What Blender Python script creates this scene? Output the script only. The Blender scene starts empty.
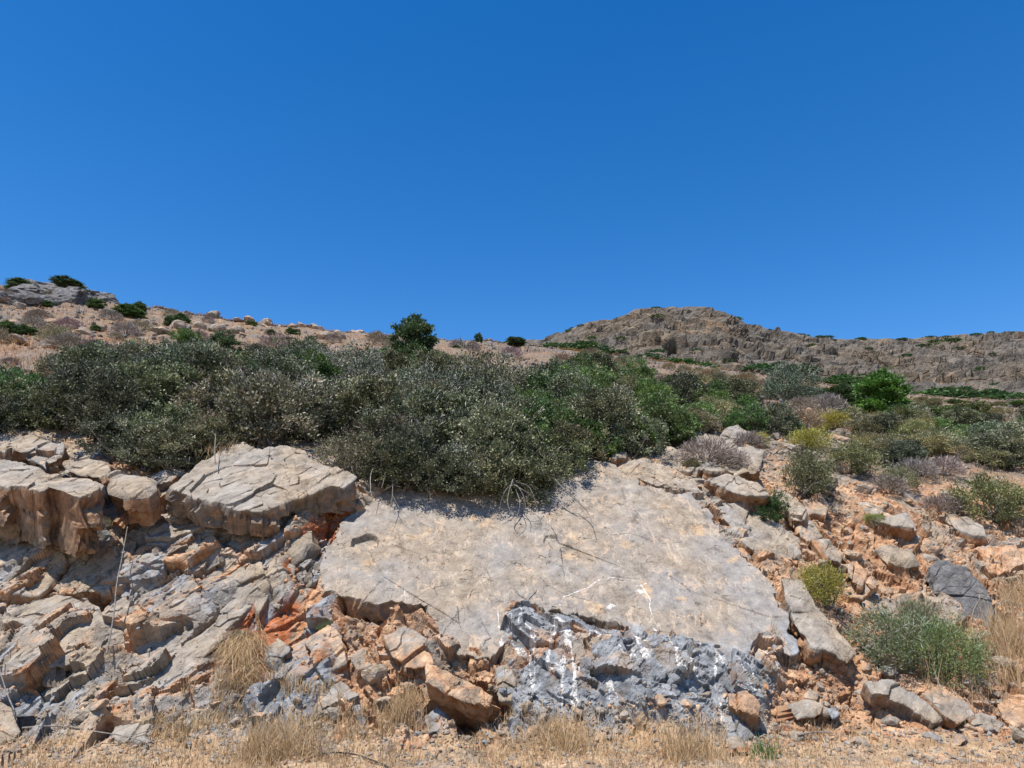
import bpy, math, random
import numpy as np
from mathutils import Vector, Matrix

# ------------------------------------------------------------------ camera, sky, sun, exposure
F = 745.0
PITCH = math.radians(15.0)
CAM_Z = 1.6
scene = bpy.context.scene
col = scene.collection
cd = bpy.data.cameras.new("camera"); cam = bpy.data.objects.new("camera", cd); col.objects.link(cam)
cam.location = (0, 0, CAM_Z); cam.rotation_euler = (math.radians(90) + PITCH, 0, 0)
cd.sensor_width = 36.0; cd.lens = 36.0 * F / 1024.0; cd.clip_end = 6000; cd.clip_start = 0.1
scene.camera = cam

SUN_DIR = Vector((-0.28, -0.36, 1.0)).normalized()      # towards the sun
elev = math.asin(SUN_DIR.z); azim = math.atan2(SUN_DIR.x, SUN_DIR.y)
world = bpy.data.worlds.new("World"); scene.world = world; world.use_nodes = True
nt = world.node_tree; nt.nodes.clear()
sky = nt.nodes.new("ShaderNodeTexSky"); sky.sky_type = 'NISHITA'; sky.sun_disc = False
sky.sun_elevation = elev; sky.sun_rotation = azim
sky.altitude = 300; sky.air_density = 1.0; sky.dust_density = 0.0; sky.ozone_density = 2.5
hs = nt.nodes.new("ShaderNodeHueSaturation"); hs.inputs['Saturation'].default_value = 1.39; hs.inputs['Hue'].default_value = 0.506
bg = nt.nodes.new("ShaderNodeBackground"); bg.inputs['Strength'].default_value = 0.117
wo = nt.nodes.new("ShaderNodeOutputWorld")
nt.links.new(sky.outputs[0], hs.inputs['Color']); nt.links.new(hs.outputs[0], bg.inputs[0]); nt.links.new(bg.outputs[0], wo.inputs[0])
sd = bpy.data.lights.new("sun", 'SUN'); sd.energy = 5.0; sd.angle = math.radians(0.5); sd.color = (1.0, 0.955, 0.89)
so = bpy.data.objects.new("sun", sd); col.objects.link(so); so.location = (-20, 0, 60)
so.rotation_euler = SUN_DIR.to_track_quat('Z', 'Y').to_euler()
scene.view_settings.view_transform = 'Standard'; scene.view_settings.look = 'None'
scene.view_settings.gamma = 1.0; scene.view_settings.exposure = 0.60
scene.render.engine = 'CYCLES'
scene.cycles.max_bounces = 6; scene.cycles.diffuse_bounces = 3; scene.cycles.transparent_max_bounces = 4

# ------------------------------------------------------------------ numeric helpers
cp, sp = math.cos(PITCH), math.sin(PITCH)
def unproject(px, py, Y):
    px = np.asarray(px, float); py = np.asarray(py, float); Y = np.asarray(Y, float)
    v = (384.0 - py) / F; t = Y / (cp - v * sp)
    return np.stack([(px - 512.0) / F * t, Y + 0 * t, CAM_Z + t * (sp + v * cp)], -1)
def project(P):
    d = P[..., 1] * cp + (P[..., 2] - CAM_Z) * sp
    u = (P[..., 2] - CAM_Z) * cp - P[..., 1] * sp
    d = np.maximum(d, .05)
    return 512 + F * P[..., 0] / d, 384 - F * u / d
def h32(*a):
    h = np.uint32(0x9E3779B9)
    for k in a:
        k = np.asarray(k).astype(np.int64).astype(np.uint32)
        h = (h ^ k) * np.uint32(0x85EBCA6B); h = h ^ (h >> np.uint32(13)); h = h * np.uint32(0xC2B2AE35); h = h ^ (h >> np.uint32(16))
    return h
def r01(*a): return h32(*a).astype(np.float64) / 4294967295.0
np.seterr(over='ignore')
def vnoise(P, seed=0):
    i = np.floor(P).astype(np.int64); f = P - i; f = f * f * (3 - 2 * f); out = 0
    for dx in (0, 1):
        wx = f[..., 0] if dx else 1 - f[..., 0]
        for dy in (0, 1):
            wy = f[..., 1] if dy else 1 - f[..., 1]
            for dz in (0, 1):
                wz = f[..., 2] if dz else 1 - f[..., 2]
                out = out + wx * wy * wz * r01(i[..., 0] + dx, i[..., 1] + dy, i[..., 2] + dz, seed)
    return out * 2 - 1
def fbm(P, octaves=4, seed=0, ridged=False):
    s = 0; a = 1.0; tot = 0
    for k in range(octaves):
        n = vnoise(P * (2.03 ** k) + 17.3 * k, seed + k)
        if ridged: n = 1 - 2 * np.abs(n)
        s = s + a * n; tot += a; a *= .52
    return s / tot
def cells(P, size, axes=None, seed=0):
    Q = P @ np.array(axes).T if axes is not None else P
    Q = Q / np.array(size); i = np.floor(Q).astype(np.int64)
    F1 = np.full(Q.shape[:-1], 9.); F2 = F1.copy(); off = np.zeros_like(Q); cid = np.zeros(Q.shape[:-1], np.uint32)
    for dx in (-1, 0, 1):
        for dy in (-1, 0, 1):
            for dz in (-1, 0, 1):
                a, b, c = i[..., 0] + dx, i[..., 1] + dy, i[..., 2] + dz
                h = h32(a, b, c, seed)
                cc = np.stack([a + .1 + .8 * (h & 1023) / 1023., b + .1 + .8 * ((h >> 10) & 1023) / 1023., c + .1 + .8 * ((h >> 20) & 1023) / 1023.], -1)
                o = Q - cc; d = np.sqrt((o * o).sum(-1)); near = d < F1
                F2 = np.where(near, F1, np.minimum(F2, d)); off = np.where(near[..., None], o, off)
                cid = np.where(near, h, cid); F1 = np.where(near, d, F1)
    return F1, F2, off, cid
def blocky(P, size, axes=None, seed=0, step=1.0, tilt=.7, crack=.3, cw=.07):
    """height of broken blocks: every cell its own level and its own slanting face, a crack between"""
    F1, F2, off, cid = cells(P, size, axes, seed)
    t = np.stack([r01(cid, 11), r01(cid, 12), r01(cid, 13)], -1) - .5
    return step * (r01(cid, 14) - .5) + tilt * (off * t).sum(-1) * 2 - crack * np.exp(-(F2 - F1) / cw), cid, F2 - F1
def frame(u, v):
    u = np.array(u, float); u /= np.linalg.norm(u); v = np.array(v, float); v -= u * (u @ v); v /= np.linalg.norm(v)
    return np.array([u, v, np.cross(u, v)])
def sstep(a, b, x):
    t = np.clip((x - a) / (b - a), 0, 1); return t * t * (3 - 2 * t)
def poly_sd(px, py, poly):
    """signed distance (px) to a polygon, positive inside"""
    poly = np.array(poly, float); n = len(poly); d = np.full(np.shape(px), 1e9); ins = np.zeros(np.shape(px), bool)
    for k in range(n):
        ax, ay = poly[k]; bx, by = poly[(k + 1) % n]; ex, ey = bx - ax, by - ay
        t = np.clip(((px - ax) * ex + (py - ay) * ey) / (ex * ex + ey * ey + 1e-9), 0, 1)
        d = np.minimum(d, np.hypot(px - ax - t * ex, py - ay - t * ey))
        c = ((ay > py) != (by > py)) & (px < (bx - ax) * (py - ay) / ((by - ay) + 1e-12) + ax); ins ^= c
    return np.where(ins, d, -d)
def line_d(px, py, pts):
    d = np.full(np.shape(px), 1e9)
    for (ax, ay), (bx, by) in zip(pts[:-1], pts[1:]):
        ex, ey = bx - ax, by - ay; t = np.clip(((px - ax) * ex + (py - ay) * ey) / (ex * ex + ey * ey + 1e-9), 0, 1)
        d = np.minimum(d, np.hypot(px - ax - t * ex, py - ay - t * ey))
    return d

def mesh_np(name, V, Fc, mat=None, attrs=None, parent=None, loc=None, smooth=False):
    """V (n,3) world points, Fc (m,3|4) indices -> ONE mesh object with its origin at loc"""
    V = np.asarray(V, np.float32).reshape(-1, 3); Fc = np.asarray(Fc, np.int32)
    if loc is not None: V = V - np.array(loc, np.float32)
    me = bpy.data.meshes.new(name); k = Fc.shape[1]
    me.vertices.add(len(V)); me.vertices.foreach_set("co", V.ravel())
    me.loops.add(Fc.size); me.loops.foreach_set("vertex_index", Fc.ravel())
    me.polygons.add(len(Fc)); me.polygons.foreach_set("loop_start", np.arange(0, Fc.size, k, dtype=np.int32))
    me.polygons.foreach_set("use_smooth", np.full(len(Fc), smooth))
    for an, av in (attrs or {}).items():
        at = me.attributes.new(an, 'FLOAT', 'POINT'); at.data.foreach_set("value", np.broadcast_to(np.asarray(av, np.float32).ravel() if np.ndim(av) else np.float32(av), (len(V),)).astype(np.float32))
    me.update(calc_edges=True)
    if mat: me.materials.append(mat)
    o = bpy.data.objects.new(name, me); col.objects.link(o)
    if loc is not None and parent is None: o.location = loc
    if parent: o.parent = parent
    return o
def tag(o, label, cat, group=None):
    o['label'] = label; o['category'] = cat
    if group: o['group'] = group
    o['kind'] = 'thing'
    return o
def kind(o, k, label=None):
    o['kind'] = k
    if label: o['label'] = label
    return o
def thing(name, label, cat, loc, group=None):
    o = bpy.data.objects.new(name, None); col.objects.link(o); o.location = loc; o.empty_display_size = .2
    return tag(o, label, cat, group)
def tree_copy(src, loc, rz, s, label, group=None, colr=None):
    r = src.copy(); col.objects.link(r); r.location = loc; r.rotation_euler = (0, 0, rz); r.scale = (s, s, s) if np.ndim(s) == 0 else s
    r['label'] = label
    if group: r['group'] = group
    for ch in src.children:
        c = ch.copy(); col.objects.link(c); c.parent = r
        if colr: c.color = (*colr, 1)
    return r

# ------------------------------------------------------------------ materials
def M(name):
    m = bpy.data.materials.new(name); m.use_nodes = True; n = m.node_tree; n.nodes.clear()
    out = n.nodes.new("ShaderNodeOutputMaterial"); b = n.nodes.new("ShaderNodeBsdfPrincipled"); n.links.new(b.outputs[0], out.inputs[0])
    b.inputs['Roughness'].default_value = .85; b.inputs['Specular IOR Level'].default_value = .25
    return m, n, b
def ramp(n, src, stops):
    r = n.nodes.new("ShaderNodeValToRGB"); e = r.color_ramp.elements
    while len(e) > 1: e.remove(e[0])
    e[0].position = stops[0][0]; e[0].color = (*stops[0][1], 1)
    for p, c in stops[1:]:
        q = e.new(p); q.color = (*c, 1)
    n.links.new(src, r.inputs[0]); return r.outputs[0]
def noise(n, scale, detail=6, rough=.6, vec=None, lac=2.0):
    t = n.nodes.new("ShaderNodeTexNoise"); t.inputs['Scale'].default_value = scale; t.inputs['Detail'].default_value = detail
    t.inputs['Roughness'].default_value = rough
    if vec is not None: n.links.new(vec, t.inputs['Vector'])
    return t.outputs['Fac']
def mix(n, fac, a, b, mode='MIX'):
    m = n.nodes.new("ShaderNodeMix"); m.data_type = 'RGBA'; m.blend_type = mode
    for v, i in ((fac, 0), (a, 6), (b, 7)):
        if isinstance(v, (int, float)): m.inputs[i].default_value = v
        elif isinstance(v, tuple): m.inputs[i].default_value = (*v, 1)
        else: n.links.new(v, m.inputs[i])
    return m.outputs[2]
def attr(n, a):
    t = n.nodes.new("ShaderNodeAttribute"); t.attribute_name = a; return t.outputs['Fac']
def math_(n, op, a, b=0.0, clamp=False):
    m = n.nodes.new("ShaderNodeMath"); m.operation = op; m.use_clamp = clamp
    for v, i in ((a, 0), (b, 1)):
        if isinstance(v, (int, float)): m.inputs[i].default_value = v
        else: n.links.new(v, m.inputs[i])
    return m.outputs[0]

def rock_mat(name, S=1.0, bump=.6, bed=1.0, joints=.75, tone=(1., 1., 1.)):
    """limestone: grey-buff skin, orange iron stain, blue-grey fresh breaks, white calcite, from masks on the mesh and noise"""
    m, n, b = M(name)
    g = n.nodes.new("ShaderNodeNewGeometry"); pos = g.outputs['Position']
    n1 = noise(n, 1.1 * S, 5, .6, pos); n2 = noise(n, 6 * S, 8, .68, pos); n3 = noise(n, 45 * S, 5, .7, pos)
    grey = ramp(n, n2, [(.30, (.13, .115, .098)), (.44, (.265, .238, .20)), (.58, (.325, .292, .245)), (.72, (.43, .385, .31))])
    warm = ramp(n, n1, [(.38, (1.0, 1.0, 1.03)), (.62, (1.10, .97, .82))])
    c = mix(n, 1.0, grey, warm, 'MULTIPLY'); c = mix(n, 1.0, c, tone, 'MULTIPLY')
    stc = ramp(n, n2, [(.30, (.24, .088, .034)), (.46, (.43, .23, .12)), (.56, (.50, .31, .18)), (.68, (.57, .41, .27))])
    edge = math_(n, 'MULTIPLY', math_(n, 'SUBTRACT', n2, .5), 1.6)
    def soft(a):
        return math_(n, 'MULTIPLY', math_(n, 'SUBTRACT', math_(n, 'ADD', attr(n, a), edge), .32), 2.6, True)
    c = mix(n, soft('stain'), c, stc)
    red = ramp(n, n2, [(.3, (.20, .055, .02)), (.6, (.42, .15, .06))])
    c = mix(n, soft('red'), c, red)
    blc = ramp(n, n2, [(.32, (.085, .09, .096)), (.5, (.225, .234, .243)), (.68, (.37, .37, .365))])
    c = mix(n, soft('blue'), c, blc)
    dryc = ramp(n, n2, [(.32, (.22, .125, .06)), (.46, (.38, .25, .14)), (.58, (.44, .31, .19)), (.70, (.50, .38, .25))])
    c = mix(n, soft('dry'), c, dryc)
    vein = math_(n, 'MULTIPLY', math_(n, 'SUBTRACT', math_(n, 'ADD', attr(n, 'white'), math_(n, 'MULTIPLY', edge, .9)), .42), 4.0, True)
    vein = math_(n, 'MULTIPLY', vein, math_(n, 'MULTIPLY', math_(n, 'SUBTRACT', n3, .34), 4.0, True)); c = mix(n, math_(n, 'MULTIPLY', vein, .92), c, (.74, .71, .66))
    if name == "smooth_limestone":
        ms_ = n.nodes.new("ShaderNodeMapping"); ms_.inputs['Scale'].default_value = (2.4, .9, 1.1); ms_.inputs['Rotation'].default_value = (0, .35, 0); n.links.new(pos, ms_.inputs['Vector'])
        for sc, wd, colr, am in ((1.0, 42., (.56, .40, .27), .6), (2.3, 34., (.62, .56, .47), .35), (1.7, 70., (.12, .085, .06), .8)):
            nn = noise(n, sc, 8, .62, ms_.outputs[0]); ln = math_(n, 'SUBTRACT', 1.0, math_(n, 'MULTIPLY', math_(n, 'ABSOLUTE', math_(n, 'SUBTRACT', nn, .5 + .03 * sc)), wd), True)
            gt = math_(n, 'MULTIPLY', math_(n, 'SUBTRACT', noise(n, 2.1 + sc, 4, .6, pos), .50), 14.0, True)
            c = mix(n, math_(n, 'MULTIPLY', math_(n, 'MULTIPLY', ln, gt), am), c, colr)
        pit = math_(n, 'MULTIPLY', math_(n, 'SUBTRACT', noise(n, 17, 4, .75, ms_.outputs[0]), .665), 22.0, True)
        c = mix(n, math_(n, 'MULTIPLY', pit, .8), c, (.10, .075, .055))
        pp = math_(n, 'MULTIPLY', math_(n, 'SUBTRACT', noise(n, 2.6, 9, .72, pos), .585), 16.0, True)
        c = mix(n, math_(n, 'MULTIPLY', pp, .32), c, (.52, .37, .25))
    fine = ramp(n, n3, [(.25, (.45, .43, .41)), (.42, (.92, .92, .92)), (.6, (1.05, 1.05, 1.05)), (.75, (1.25, 1.25, 1.25))])
    c = mix(n, .8, c, fine, 'MULTIPLY')
    vc = n.nodes.new("ShaderNodeTexVoronoi"); vc.feature = 'DISTANCE_TO_EDGE'; vc.inputs['Scale'].default_value = 2.3 * S
    wp = n.nodes.new("ShaderNodeVectorMath"); wp.operation = 'ADD'
    nw = n.nodes.new("ShaderNodeTexNoise"); nw.inputs['Scale'].default_value = 3 * S; nw.inputs['Detail'].default_value = 5; n.links.new(pos, nw.inputs['Vector'])
    n.links.new(pos, wp.inputs[0]); n.links.new(nw.outputs['Color'], wp.inputs[1]); n.links.new(wp.outputs[0], vc.inputs['Vector'])
    ck = math_(n, 'MULTIPLY', math_(n, 'SUBTRACT', .028, vc.outputs['Distance']), 30.0, True)
    gate = math_(n, 'MULTIPLY', math_(n, 'SUBTRACT', n1, .47), 9.0, True)
    ck = math_(n, 'MULTIPLY', ck, gate)
    c = mix(n, math_(n, 'MULTIPLY', ck, joints), c, (.15, .085, .05))
    mp = n.nodes.new("ShaderNodeMapping"); mp.inputs['Rotation'].default_value = (0.25, math.radians(42), 0.2); n.links.new(pos, mp.inputs['Vector'])
    m2 = n.nodes.new("ShaderNodeMapping"); m2.inputs['Scale'].default_value = (1.6 * S, 3.0 * S, 15.0 * S); n.links.new(mp.outputs[0], m2.inputs['Vector'])
    n4 = noise(n, 1.0, 7, .62, m2.outputs[0])
    vb = n.nodes.new("ShaderNodeTexVoronoi"); vb.inputs['Scale'].default_value = 1.0
    m3 = n.nodes.new("ShaderNodeMapping"); m3.inputs['Scale'].default_value = (3.2 * S, 4.5 * S, 8.5 * S)
    dv = n.nodes.new("ShaderNodeVectorMath"); dv.operation = 'MULTIPLY_ADD'; dv.inputs[1].default_value = (.12 / S,) * 3
    n.links.new(nw.outputs['Color'], dv.inputs[0]); n.links.new(mp.outputs[0], dv.inputs[2]); n.links.new(dv.outputs[0], m3.inputs['Vector']); n.links.new(m3.outputs[0], vb.inputs['Vector'])
    sx = n.nodes.new("ShaderNodeSeparateColor"); n.links.new(vb.outputs['Color'], sx.inputs[0])
    c = mix(n, .8 * bed, c, ramp(n, sx.outputs[0], [(0.0, (.80, .79, .78)), (1.0, (1.12, 1.11, 1.10))]), 'MULTIPLY')
    c = mix(n, .75 * bed, c, ramp(n, n4, [(.30, (.62, .59, .56)), (.45, (.95, .95, .95)), (.62, (1.1, 1.1, 1.1))]), 'MULTIPLY')
    c = mix(n, attr(n, 'weather_shade'), c, mix(n, 1.0, c, (.62, .58, .55), 'MULTIPLY'))  # darkens weathered hillside rock, and paints shade onto the slab sides
    n.links.new(c, b.inputs['Base Color'])
    hgt = math_(n, 'ADD', math_(n, 'MULTIPLY', n2, .9), math_(n, 'MULTIPLY', n3, .35))
    hgt = math_(n, 'SUBTRACT', math_(n, 'ADD', hgt, math_(n, 'ADD', math_(n, 'MULTIPLY', n4, .55 * bed), math_(n, 'MULTIPLY', sx.outputs[1], .55 * bed))), math_(n, 'MULTIPLY', ck, .5))
    bp = n.nodes.new("ShaderNodeBump"); bp.inputs['Strength'].default_value = bump; bp.inputs['Distance'].default_value = .09 / S
    n.links.new(hgt, bp.inputs['Height']); n.links.new(bp.outputs[0], b.inputs['Normal'])
    return m
ROCK = rock_mat("limestone"); SLABROCK = rock_mat("smooth_limestone", 1.0, .5, .30, .3, (.89, .90, .935)); FARROCK = rock_mat("far_limestone", .07, .9, 1.0, .75, (.88, .92, .94))

def leaf_mat(name, dark, mid, light, trans=.25):
    m, n, b = M(name); out = [x for x in n.nodes if x.type == 'OUTPUT_MATERIAL'][0]
    c = ramp(n, attr(n, 'tint'), [(0.0, dark), (.5, mid), (1.0, light)])
    oi = n.nodes.new("ShaderNodeObjectInfo"); c = mix(n, 1.0, c, oi.outputs['Color'], 'MULTIPLY')
    b.inputs['Roughness'].default_value = .55; b.inputs['Specular IOR Level'].default_value = .35
    n.links.new(c, b.inputs['Base Color'])
    tr = n.nodes.new("ShaderNodeBsdfTranslucent"); n.links.new(c, tr.inputs[0])
    ms = n.nodes.new("ShaderNodeMixShader"); ms.inputs[0].default_value = trans
    n.links.new(b.outputs[0], ms.inputs[1]); n.links.new(tr.outputs[0], ms.inputs[2]); n.links.new(ms.outputs[0], out.inputs[0])
    return m
L_GREY = leaf_mat("grey_green_leaf", (.034, .042, .022), (.108, .120, .060), (.30, .30, .19), .12)
L_GREEN = leaf_mat("bright_leaf", (.035, .065, .018), (.095, .16, .042), (.20, .27, .09))
L_DARK = leaf_mat("dark_leaf", (.03, .052, .02), (.06, .10, .035), (.12, .17, .07))
L_OLIVE = leaf_mat("olive_leaf", (.09, .09, .04), (.19, .18, .085), (.32, .29, .15), .15)
L_YELLOW = leaf_mat("yellow_leaf", (.20, .17, .03), (.38, .32, .07), (.52, .45, .13), .2)
L_TWIG = leaf_mat("dry_twig", (.14, .115, .095), (.27, .235, .20), (.42, .38, .33), .05)
L_STRAW = leaf_mat("straw", (.30, .185, .085), (.50, .35, .19), (.66, .52, .33), .3)
def bark(name, a, bb):
    m, n, b = M(name); g = n.nodes.new("ShaderNodeNewGeometry")
    n.links.new(ramp(n, noise(n, 30, 5, .7, g.outputs['Position']), [(.35, a), (.65, bb)]), b.inputs['Base Color']); return m
BARK = bark("grey_bark", (.10, .085, .07), (.27, .24, .21)); BARK_PALE = bark("bleached_wood", (.25, .22, .19), (.5, .46, .42))
PIPE = bark("black_plastic", (.02, .02, .02), (.05, .048, .045))
# ------------------------------------------------------------------ hillside: one sheet from the road edge to the skyline
COLS = [-700, -400, 0, 128, 256, 400, 512, 640, 768, 900, 1024, 1400, 1750]
TAB = {
 -700: [(800,6.5),(748,8.6),(655,9.7),(560,10.8),(445,12.3),(400,15),(360,19),(300,32),(215,50)],
 -400: [(800,6.5),(748,8.6),(655,9.7),(560,10.8),(442,12.3),(402,15),(365,19),(310,30),(235,48)],
 0:    [(800,6.5),(744,8.6),(650,9.7),(555,10.8),(442,12.3),(410,14.5),(378,18),(332,27),(284,42)],
 128:  [(800,6.5),(744,8.6),(650,9.7),(555,10.8),(450,12.2),(414,14.5),(382,18),(342,27),(307,44)],
 256:  [(800,6.5),(744,8.6),(650,9.7),(555,10.8),(455,12.1),(420,14.5),(387,18),(350,28),(325,46)],
 400:  [(800,6.5),(745,8.6),(650,9.6),(560,10.7),(480,12.0),(430,14.5),(395,18),(358,28),(337,46)],
 512:  [(800,6.5),(745,8.6),(650,9.5),(550,10.9),(470,12.3),(425,15),(395,19),(364,30),(344,50)],
 640:  [(800,6.5),(745,8.6),(650,9.5),(550,11.0),(465,12.8),(428,16),(402,21),(378,34),(358,60)],
 768:  [(800,6.5),(742,8.7),(660,9.6),(560,11.2),(480,13.0),(440,16),(415,21),(393,36),(376,70)],
 900:  [(800,6.5),(735,8.8),(660,10.),(570,11.8),(495,13.8),(455,17),(428,23),(408,38),(396,75)],
 1024: [(800,6.5),(728,9.0),(650,10.2),(570,12.0),(500,14.2),(462,17),(432,23),(413,40),(402,75)],
 1400: [(800,6.5),(720,9.2),(640,10.4),(560,12.3),(500,14.5),(465,17),(432,23),(405,40),(390,75)],
 1750: [(800,6.5),(720,9.2),(640,10.4),(560,12.3),(500,14.5),(465,17),(425,23),(390,40),(370,75)],
}
def table_grid(pxs, rows, cols, tab, nsm=3, sm=22.):
    """interpolate control rows over columns (smoothed) and over the row parameter"""
    fine = np.arange(cols[0], cols[-1] + 1, 4.0); K = len(tab[cols[0]]); PY = []; YY = []
    ker = np.exp(-.5 * (np.arange(-60, 61) * 4 / (sm * 2)) ** 2); ker /= ker.sum()
    for k in range(K):
        a = np.interp(fine, cols, [tab[c][k][0] for c in cols]); b = np.interp(fine, cols, [math.log(tab[c][k][1]) for c in cols])
        a = np.convolve(np.pad(a, 60, mode='edge'), ker, 'valid'); b = np.convolve(np.pad(b, 60, mode='edge'), ker, 'valid')
        PY.append(np.interp(pxs, fine, a)); YY.append(np.interp(pxs, fine, b))
    PY = np.array(PY); YY = np.array(YY)                      # K x ncol
    ks = np.arange(K)
    def cat(A, s):                                            # monotone-ish Catmull-Rom along rows
        k = np.clip(np.floor(s).astype(int), 0, K - 2); f = (s - k)[:, None]
        p0 = A[np.maximum(k - 1, 0)]; p1 = A[k]; p2 = A[k + 1]; p3 = A[np.minimum(k + 2, K - 1)]
        return p1 + .5 * f * (p2 - p0 + f * (2 * p0 - 5 * p1 + 4 * p2 - p3 + f * (3 * (p1 - p2) + p3 - p0)))
    return cat(PY, rows), np.exp(cat(YY, rows))

BIG = [(330,545),(345,520),(360,492),(384,470),(420,466),(455,468),(490,466),(530,460),(568,454),(592,456),(618,467),(650,483),(692,494),(708,508),(722,535),(748,560),(766,572),(778,598),(790,628),(799,650),(786,658),(768,644),(748,650),(742,668),(716,655),(690,650),(668,642),(640,634),(612,622),(590,616),(560,610),(530,612),(514,616),(506,640),(494,658),(468,654),(444,647),(438,622),(424,604),(396,603),(366,600),(340,598),(322,592),(322,570)]
px_cols = np.unique(np.concatenate([np.arange(-700, -70, 9.), np.arange(-70, 1094, 1.35), np.arange(1094, 1751, 9.)]))
row_s = np.concatenate([np.linspace(0, 1, 50, False), np.linspace(1, 2, 75, False), np.linspace(2, 3, 105, False), np.linspace(3, 4, 120, False),
                        np.linspace(4, 5, 35, False), np.linspace(5, 6, 32, False), np.linspace(6, 7, 45, False), np.linspace(7, 8, 60)])
GPY, GY = table_grid(px_cols, row_s, COLS, TAB)
GPX = np.broadcast_to(px_cols, GPY.shape)
BASE = unproject(GPX, GPY, GY)
def grid_normals(P):
    du = np.gradient(P, axis=1); dv = np.gradient(P, axis=0); n = np.cross(du, dv); n /= np.linalg.norm(n, axis=-1, keepdims=True) + 1e-12
    return np.where(n[..., 2:3] < 0, -n, n)
NB = grid_normals(BASE)
RB = np.broadcast_to(row_s[:, None], GPY.shape)

BED_L = frame((.66, .42, .62), (-.55, -.2, .70))     # bedding of the left crag rises to the right
BED_R = frame((.75, -.45, -.45), (.4, .5, .6))
wx = fbm(BASE * 1.7, 3, 5) * 22; wy = fbm(BASE * 1.7 + 40, 3, 9) * 22
QX, QY = GPX + wx, GPY + wy
def zone(poly, soft=14.): return sstep(-soft, soft, poly_sd(QX, QY, poly))
Z_blue = zone([(500,612),(600,612),(700,648),(775,655),(768,712),(690,750),(516,752),(505,690)])
Z_tan = zone([(318,590),(420,600),(500,650),(510,752),(330,752),(300,690),(300,620)])
Z_right = sstep(750, 790, QX - (QY - 600) * .12) * sstep(452, 470, QY)
Z_left = sstep(345, 320, QX) * sstep(470, 486, QY)
Z_red = np.maximum(zone([(290,590),(298,535),(314,512),(352,494),(356,515),(328,555),(316,592)], 7.), .75 * zone([(225,690),(215,660),(258,618),(290,590),(312,600),(285,640),(262,690)], 10.))
Z_foot = sstep(716, 748, GPY + wy * .6) 
Z_hill = sstep(4.0, 4.6, RB)
fade = (1 - .82 * Z_foot) * sstep(0, .25, RB)
sel = (RB < 4.7)
h = np.zeros(GPY.shape); tint_id = np.zeros(GPY.shape)
Pn = BASE[sel]
zl, zr, zb, zt = Z_left[sel], Z_right[sel], Z_blue[sel], Z_tan[sel]
WP = Pn + .07 * np.stack([fbm(Pn * 1.3, 1, 21), fbm(Pn * 1.3, 1, 22), fbm(Pn * 1.3, 1, 23)], -1)
a1, id1, e1 = blocky(WP, (1.6, .60, 1.6), BED_L, 1, .20, .42, .03, .03)
BED_M = frame((.85, -.3, .25), (.1, .5, .85)); a1b, id1b, e1b = blocky(WP, (1.0, .75, 1.4), BED_M, 19, .22, .46, .03, .03)
turn = fbm(Pn * .7, 3, 29) > .02; a1 = np.where(turn, a1b, a1); id1 = np.where(turn, id1b, id1); e1 = np.where(turn, e1b, e1)
a2, id2, e2 = blocky(WP, (.62, .25, .8), BED_L, 2, .06, .14, .012, .05)
a3, id3, e3 = blocky(WP, (.17, .07, .3), BED_L, 3, .012, .032, .004, .08)
b1, jd1, f1 = blocky(WP, (.62, .48, 1.0), BED_R, 4, .16, .34, .03, .04)
b2, jd2, f2 = blocky(WP, (.24, .18, .4), BED_R, 5, .07, .15, .012, .06)
b3, jd3, f3 = blocky(WP, (.10, .08, .2), BED_R, 6, .024, .05, .005, .1)
lf = a1 * (.55 + .45 * r01(id1, 3)) + a2 + a3
rt = b1 * .9 + b2 + b3 * .9
bl = b1 * .55 + b2 * .5 + b3 * .6
gen = b1 * .5 + b2 * .7 + b3 * .6
hh = zl * lf + (1 - zl) * (zb * bl + (1 - zb) * (zt * (rt * .9) + (1 - zt) * (zr * rt * .6 + (1 - zr) * gen)))
hh = hh + .16 * fbm(Pn * .8, 3, 31) + .012 * fbm(Pn * 9, 4, 33)
gx, gy = GPX[sel] + wx[sel] * .5, GPY[sel] + wy[sel] * .5
dark_hollow = sstep(1.25, .8, ((gx - 468) / 44) ** 2 + ((gy - 712) / 17) ** 2); left_hollow = sstep(1.2, .7, ((gx - 385) / 46) ** 2 + ((gy - 607) / 11) ** 2); low_cleft = sstep(5, 1, line_d(gx, gy, [(268, 720), (284, 695), (292, 670)]))
hh = hh - .16 * Z_red[sel] + .15 * zb - .55 * dark_hollow - .30 * left_hollow - .25 * low_cleft + .10 * zl
insl = sstep(3, 16, poly_sd(GPX[sel], GPY[sel], BIG)); hh = hh * (1 - .7 * insl) - .16 * insl
h[sel] = hh * fade[sel] * (1 - .6 * sstep(3.5, 3.95, RB[sel]))
h += Z_foot * .05 * fbm(BASE * 3, 4, 60)
# upper hillside: earth with outcropping rocks
ph = BASE[~sel]; c1, cid1, g1 = blocky(ph, (1.9, 1.4, 1.0), None, 7, .4, .7, .1, .08); c2, cid2, g2 = blocky(ph, (.6, .5, .45), None, 8, .16, .3, .04, .1)
outc = sstep(-.02, .22, fbm(ph * .13, 4, 44) + .45 * fbm(ph * .6, 3, 45) + .10 * sstep(300, 0, GPX[~sel]) + .5 * np.exp(-((GPX[~sel] - 50) / 70.) ** 2 - ((GPY[~sel] - 300) / 16.) ** 2))
h[~sel] = outc * (.22 * c1 + .5 * c2) + .25 * fbm(ph * .45, 4, 46) + .08 * fbm(ph * 3, 3, 47)
hb = sstep(4.4, 4.9, RB)
OUT = np.zeros(GPY.shape); OUT[~sel] = outc
h = h * (1 - .35 * sstep(3.85, 4.3, RB) * (1 - sstep(4.3, 4.9, RB)))
SURF = BASE + NB * h[..., None]
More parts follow.
